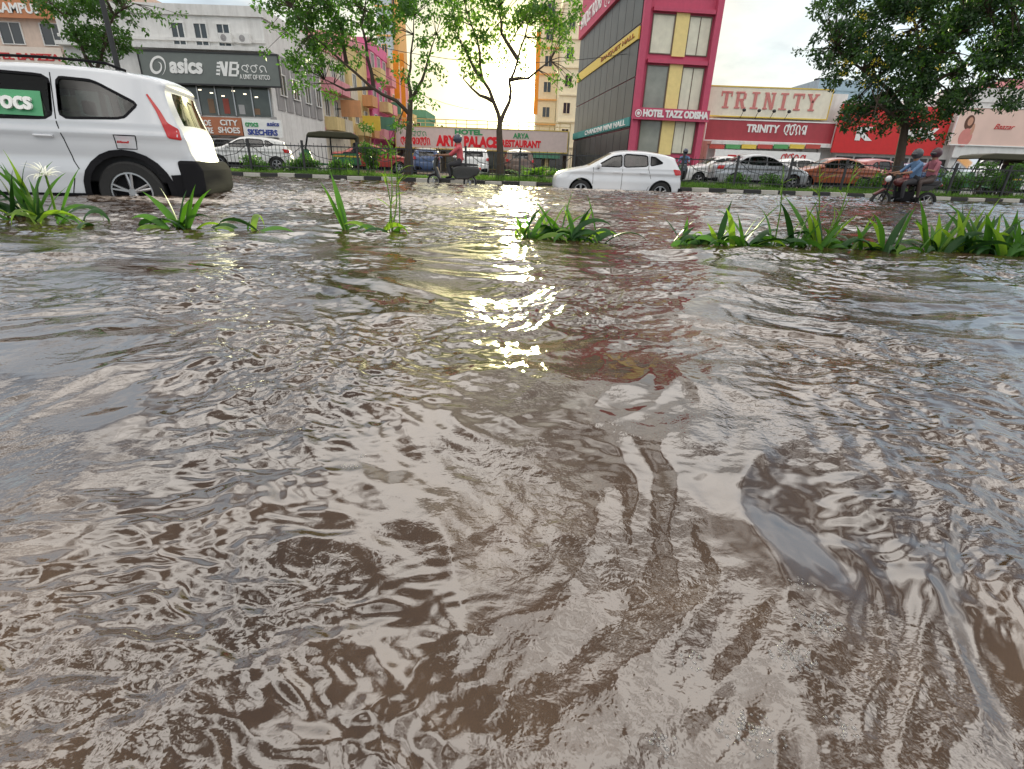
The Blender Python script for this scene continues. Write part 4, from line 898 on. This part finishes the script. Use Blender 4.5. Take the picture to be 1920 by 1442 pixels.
b1=bldg("hotel_building","pale cream hotel building with red rooftop lettering",at(-180,300,42).x,at(255,300,42).x,43,55,at(100,-20,43).z,mat("peach_wall",(.68,.54,.45),.85,dirt=.3),frontwin=True,bay=3)
s=signpx("white hotel sign with red lettering on the cream facade",-40,120,88,125,42.7,mat("peach_panel",(.75,.66,.58),.7)); tpx(s,"HOTEL BAPZZA",-38,115,100,113,LR,.03)
s=signpx("orange advertising sign on hotel facade",-60,110,0,34,42.6,mat("orange_sign",(.55,.22,.1),.6)); tpx(s,"CAMPUS",-10,75,6,26,LW,.03)
s=signpx("blue shop banner with white lettering on facade",112,238,22,75,42.4,mat("blue_sign",(.03,.28,.6),.6)); tpx(s,"Bazaar",150,234,35,60,LW,.02)
s=signpx("orange strip banner under blue banner",112,238,78,88,42.4,orw)
st=[(42.7,49,8.2,cream,[cream,yelw,pinkw]),(49.2,55,9.6,yelw,[orw,yelw,pinkw]),(55.2,62,10.4,magw,[pinkw,yelw,magw]),(62.2,72,10,pinkw,[pinkw,magw,yelw])]
for i,(a,c,z,wl,bl) in enumerate(st):
    bldg("apartment_building",["old cream painted street building with small balconies","yellow painted street building with coloured balconies","magenta painted street building with coloured balconies","pink painted street building with many balconies"][i],-27,-15.0+i*.25,a,c,z,wl,sidewin='r',balc=bl,fl=2.6,bay=2.0,z0w=2.9,trim=bl[-1])
for k,(yy,z,mt) in enumerate(((46,5.2,orw),(52,4.6,LY),(58,5.0,grw))):
    r_=thing("hanging_sign","projecting coloured shop sign on the street building","sign",(-14.6,yy,z-1.2)); M().box(0,1.6,-.08,.08,0,1.2,mt).box(-.4,0,-.03,.03,.5,.6,BLACK).build("sign_board",r_)
palb=mat("hazed_blue_wall",(.50,.60,.68),.8,dirt=.15); palo=mat("hazed_orange_wall",(.85,.48,.18),.8,dirt=.15); palc=mat("hazed_cream_wall",(.84,.76,.55),.8,dirt=.12)  # tower wall colours lightened to stand in for distance haze
bldg("tower_building","tall haze-paled blue building behind the street trees",at(722,300,82).x,at(744,300,82).x,82,90,27,palb,fl=3.3,bay=1.4,trim=palo,frame=palo)
bldg("tower_building","tall slim orange building behind the street trees",at(744,300,84).x,at(757,300,84).x,84,90,25,palo,bay=1.2,frame=palo)
bldg("tower_building","tall haze-paled yellow building behind the street trees",at(1002,300,84).x,at(1036,300,84).x,84,95,28,palc,bay=2,frame=palc,trim=palo)
bldg("tower_building","tall cream apartment block behind the glass hotel",at(1042,300,78).x,at(1125,300,78).x,78,90,20,palc,bay=1.8,frame=palc)
bldg("low_building","low teal roofed building at street end",at(735,300,76).x,at(800,300,76).x,76,84,6.5,grw,bay=2)
vb=mat("orange_banner",(.75,.26,.03),.6,trans=.2)
for (u0,u1,v0,v1) in ((738,748,95,185),(752,760,100,235),(1003,1011,60,215)):
    signpx("tall vertical orange banner hung beside the hotel forecourt",u0,u1,v0,v1,62.5 if u0<900 else 80,vb,th=.05,name="banner",cat="banner")
signpx("small green board under the orange banner",729,752,192,214,62.3,grw,th=.05)
Y1=60.0; xa=at(742,290,Y1).x; xb=at(1066,290,Y1).x; za=at(900,241,Y1).z
ar_=thing("restaurant_building","low hotel restaurant block with long rooftop sign and yellow boards","building",(xa,Y1,0)); W_=xb-xa
zb_=at(900,284,Y1).z
M().box(0,W_,2.5,12,-.1,zb_,mat("dark_beige_wall",(.22,.18,.14),.8,dirt=.4)).box(0,W_,0,12,zb_,za,cream).build("wall",ar_)
for k in range(9):
    x=W_*k/8; M().box(x-.18 if k else 0,x+.18 if k<8 else W_,0,.4,-.1,zb_,yelw if k%2 else cream).build("pillar",ar_)
for k in range(8):
    x=W_*(k+.5)/8; win(ar_,x-.8,x+.8,.4,2.3,'f',2.5,frame=yelw)
for k in range(18):
    x=W_*k/17; M().cyl((x,.1,za),(x,.1,za+.75),.04,.04,5,yelw).build("rail_post",ar_)
M().box(0,W_,.05,.13,za+.7,za+.78,yelw).box(0,W_,.05,.13,za+.35,za+.41,yelw).build("roof_rail",ar_)
s=signpx("long pale hotel restaurant sign with red lettering",743,1064,242,281,Y1-.3,mat("pale_pink_sign",(.80,.66,.62),.6),LY)
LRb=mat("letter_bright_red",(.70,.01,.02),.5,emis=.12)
tpx(s,"ARYA PALACE",818,934,255,276,LRb,.06); tpx(s,"HOTEL",853,905,243,253,LG,.05); tpx(s,"RESTAURANT",940,1014,263,277,LRb,.05); tpx(s,"ARYA",962,992,250,260,LG,.04); tpx(s,"ଆର୍ଯ୍ୟପ୍ୟାଲେସ",752,808,257,272,LRb,.03); tpx(s,"ହୋଟେଲ",772,802,246,255,LG)
s=signpx("yellow notice board hung below the restaurant sign",762,820,288,302,Y1-.4,LY)
s=signpx("green board below the restaurant sign",1000,1050,287,297,Y1-.4,grw)
ang=R(6.2); O=at(1176,290,42.0); O=Vector((O.x,42.0,0)); ax=Vector((math.cos(ang),math.sin(ang),0)); ay=Vector((-math.sin(ang),math.cos(ang),0))
def fl_(u,v): p=hit(u,v,O,ay); return (p-O).dot(ax),p.z
def sl_(u,v): p=hit(u,v,O,ax); return (p-O).dot(ay),p.z
Wt=fl_(1309,290)[0]; Dt=min(30,sl_(1074,290)[0]); Ht=15.6
CR=mat("crimson_wall",(.54,.08,.15),.7,dirt=.15); tz=thing("glass_hotel_building","crimson hotel with dark glass side wall and yellow stripes","building",O,ang)
M().box(.03,Wt,.03,Dt,-.1,Ht,CR).build("wall",tz)
M().box(-.1,Wt+.1,-.1,.2,Ht,Ht+1,CR).box(-.1,.2,.2,Dt,Ht,Ht+1,CR).build("parapet",tz)
rowsv=[(27,103),(124,207),(226,288)]
M().box(0,fl_(1200,170)[0],-.35,.028,0,Ht,CR).build("pilaster",tz); M().box(Wt-.45,Wt,-.35,.028,0,Ht,CR).build("pilaster",tz)
curt=mat("window_curtain",(.74,.72,.58),.5,var=.22,scale=2,dirt=.15); yst=mat("yellow_stripe",(.85,.68,.28),.6); rg_=mat("reflective_glass",(.24,.25,.21),.12,spec=.8,var=.6,scale=.9); dkf=mat("dark_window_frame",(.16,.12,.09),.5)
xl_=fl_(1206,170)[0]; xr_=Wt-.5; wp=(xr_-xl_)*.385
for i,(v0,v1) in enumerate(rowsv):
    zt_=fl_(1260,v0)[1]; zb2=fl_(1260,v1)[1]
    win(tz,xl_+.08,xl_+wp,zb2,zt_,'f',.03,glass=[curt,rg_,rg_][i],frame=dkf,mull=0); win(tz,xr_-wp,xr_-.05,zb2,zt_,'f',.03,glass=[curt,curt,curt][i],frame=dkf,mull=1)
    M().box(xl_+wp+.03,xr_-wp-.03,-.10,.028,zb2-.1,zt_+.1,yst).build("yellow_panel",tz)
    M().box(xl_,xr_,-.30,.028,zt_+.1,zt_+.35,CR).build("lintel",tz)
zt_=fl_(1260,-70)[1]; win(tz,xl_+.1,xr_,fl_(1260,-5)[1]+.8,zt_+.5,'f',.03,glass=curt,frame=dkf,mull=2)
nx_=10
SG=mat("dark_side_glass",(.05,.055,.055),.4,spec=.35,var=.7,scale=.7)
zz_=[.3,3.6,6.9,10.1,13.0]
for a,c in zip(zz_[:-1],zz_[1:]):
    for k in range(nx_): 
        y0=Dt*k/nx_+.08; y1=Dt*(k+1)/nx_-.0
        M().box(-.05,.026,y0,y1,a+.05,c-.02,SG).build("glass_panel",tz)
M().box(-.30,.027,0.0,Dt,13.05,Ht,CR).build("sign_fascia",tz)
M().box(-.16,-.052,0,Dt,9.2,9.95,LY).build("yellow_band",tz); M().box(-.16,-.052,0,Dt,3.75,4.35,tealw).build("teal_band",tz)
def stext(par,s,y0,y1,z0,z1,x,mt,bold=.02):
    o=text(par,s,0,y1-y0,z0,z1,0,mt,bold); o.rotation_euler=(0,0,R(-90)); o.location=(x,y1,0); return o
stext(tz,"BANQUET HALL",.8,Dt*.5,9.4,9.75,-.165,mat("letter_brown",(.35,.12,.03)),.01); stext(tz,"HOTEL TAZZ ODISHA",.5,Dt*.5,14.3,15.2,-.31,LW,.03); stext(tz,"ହୋଟେଲ ତାଜ ଓଡ଼ିଶା",.5,Dt*.5,13.3,14.0,-.31,LW,.02); stext(tz,"BANQUET ROOMS",Dt*.55,Dt*.95,13.5,14.8,-.31,LW,.02); stext(tz,"CHANDINI MINI HALL",.8,Dt*.7,3.85,4.25,-.165,LW,.02)
ts=thing("hotel_sign","crimson hotel name band with white lettering and round emblem","sign",O,ang)
zc0=fl_(1245,227)[1]; zc1=fl_(1245,205)[1]
M().box(-.05,Wt+.15,-.55,-.36,zc0,zc1,CR).build("sign_board",ts); text(ts,"HOTEL TAZZ ODISHA",.66,Wt+.05,zc0+.17,zc1-.10,-.555,LW,.06)
m=M(); m.lathe((.32,-.56,(zc0+zc1)/2),[(.25,0),(.19,-.01)],20,LW); m.lathe((.32,-.56,(zc0+zc1)/2),[(.12,0),(.01,-.01)],12,LW); m.build("emblem",ts)
Y2=44.2; x0=at(1322,290,Y2).x; x1=at(1562,290,Y2).x; zt2=at(1440,160,Y2).z
tb=thing("sweet_shop_building","two storey white shop building with red and cream signs","building",(x0,Y2,0)); W_=x1-x0
M().box(0,W_,0,10,-.1,zt2-.4,whw).build("wall",tb); zsh=at(1440,272,Y2).z
M().box(0,W_,-1.0,-.004,zsh-.1,zsh+.15,whw).build("canopy",tb)
colsx=[mat("shutter_grey",(.25,.25,.26),.5),mat("poster_red",(.5,.08,.06)),mat("poster_green",(.1,.35,.12)),mat("shop_interior",(.035,.03,.028))]
for k in range(8): M().box(W_*k/8+.1,W_*(k+1)/8-.1,-.08,-.004,.1,zsh-1.35,colsx[3 if k%3 else 0]).build("shopfront",tb)
for k in range(9): M().box(max(0,W_*k/8-.12),min(W_,W_*k/8+.12),-.3,-.004,0,zsh-.15,whw).build("pillar",tb)
s=signpx("cream rooftop sign with large red serif lettering",1326,1555,166,220,Y2-.3,mat("cream_sign",(.82,.78,.64),.6,dirt=.15),LY)
xx0=at(1350,190,Y2-.3).x-s.location.x; xx1=at(1532,190,Y2-.3).x-s.location.x; slab_letters(s,"TRINITY",xx0,xx1,at(1440,206,Y2-.3).z-s.location.z,at(1440,174,Y2-.3).z-s.location.z,-.122,mat("faded_red",(.62,.22,.20),var=.35,scale=6))
s=signpx("red shop fascia sign with white lettering",1322,1562,228,266,Y2-.6,mat("red_sign",(.40,.05,.065),.5,dirt=.2),LW)
tpx(s,"TRINITY",1398,1460,234,249,LW,.04); tpx(s,"ଟରନଟ",1468,1512,234,254,LW,.05)
for k in range(7): 
    u=1330+k*30; s2=signpx("small snack brand poster under the canopy",u,u+27,271,279,Y2-1.1,[colsx[1],colsx[2],LY][k%3])
s=signpx("white shop board with red lettering over entrance",1338,1535,283,309,Y2-1.3,LW); tpx(s,"TRINITY",1362,1420,291,305,LR,.05); tpx(s,"ଟରନଟ",1462,1510,289,307,LR,.06)
for k in range(4):
    p=at(1390+k*28,210,Y2-.5); m=M(); m.cyl((0,0,0),(0,-.5,.5),.02,.02,5,BLACK); m.ell((0,-.55,.5),(.15,.1,.12),BLACK,8,6); o=m.build("sign_lamp",loc=(p.x,Y2-.45,at(1440,224,Y2-.3).z)); thing(None,"small black floodlight above the red fascia sign","lamp",ob=o,group="sign floodlights")
Y3=43.4; x0=at(1567,290,Y3).x; x1=at(1778,290,Y3).x; zt3=at(1670,192,Y3).z
rb_=thing("red_shop_building","low shop building fronted by a large red sign","building",(x0,Y3,0)); W_=x1-x0
M().box(0,W_,0,10,-.1,zt3,whw).build("wall",rb_)
for k in range(6): M().box(W_*k/6+.1,W_*(k+1)/6-.1,-.08,-.004,.1,at(1670,296,Y3).z,colsx[3]).build("shopfront",rb_)
s=signpx("large glossy red shop sign with white lettering",1567,1776,198,290,Y3-.3,mat("bright_red_sign",(.62,.02,.02),.35),None); tpx(s,"K",1603,1636,238,264,LW,.07); tpx(s,"MAX",1692,1756,240,262,LW,.07)
Y4=43.0; x0=at(1784,290,Y4).x
bb=bldg("corner_building","white shop building carrying a wide billboard",x0,x0+16,Y4,Y4+9,at(1850,192,Y4).z,whw,frontwin=False)
s=signpx("wide pink fashion billboard with red script lettering",1788,2060,206,275,Y4-.3,mat("pink_billboard",(.80,.58,.50),.5,var=.25,scale=.5),LW)
tpx(s,"Baazar",1862,1900,233,243,LR,-.005,.4)
m=M(); c=at(1812,240,Y4-.3); cx=c.x-s.location.x; cz=c.z-s.location.z
HR=mat("poster_hair",(.12,.05,.03)); PS=mat("poster_skin",(.6,.32,.22)); PD=mat("poster_dress",(.65,.25,.22))
def flat(cx,cz,rx,rz,y,mt): m.add([(cx+rx*math.cos(i*.3307),y,cz+rz*math.sin(i*.3307)) for i in range(19)],[tuple(range(19))],mt)
flat(cx,cz+.35,.36,.50,-.125,HR); flat(cx+.04,cz+.42,.2,.28,-.13,PS); flat(cx+.05,cz-.65,.5,.62,-.128,PD); flat(cx+.4,cz-.1,.12,.4,-.132,PS); m.build("poster_figure",s)
s=signpx("white and red lower fascia sign on corner shop",1784,2060,277,300,Y4-.2,WHITE)
for a,(u0,u1,Y,v,mt,lb) in enumerate(((1505,1620,56,150,bluew,"blue rooftop building behind the shops"),(1760,1850,55,172,beige,"beige building behind the red shop"),(1850,1990,54,150,pinkw,"pink building behind the billboard"))):
    bldg("back_building",lb,at(u0,290,Y).x,at(u1,290,Y).x,Y,Y+9,at((u0+u1)/2,v+20,Y).z,mt)
cl=[]
for k in range(60): cl.append(((random.uniform(-60,60),random.uniform(-4,4),random.uniform(1.5,6.5)),random.uniform(1.2,2.4),80,k%2))
o=leaves("distant_trees",None,cl,[LEAFD,LEAFA],(.5,.9),.6); o.location=(0,105,0); o["kind"]="stuff"; o["label"]="hazy belt of distant green trees"
for (a,c) in (((-13,34,8),(-3,60,6)),((-14,40,8.5),(9,45,9))):
    a=Vector(a);c=Vector(c); m=M(); m.tube([a.lerp(c,i/8)-Vector((0,0,1.2*math.sin(math.pi*i/8))) for i in range(9)],[.02]*9,4,BLACK)
    o=m.build("overhead_cable"); thing(None,"thin black overhead cable strung between street buildings","cable",ob=o)
print("done",SUNAZ)
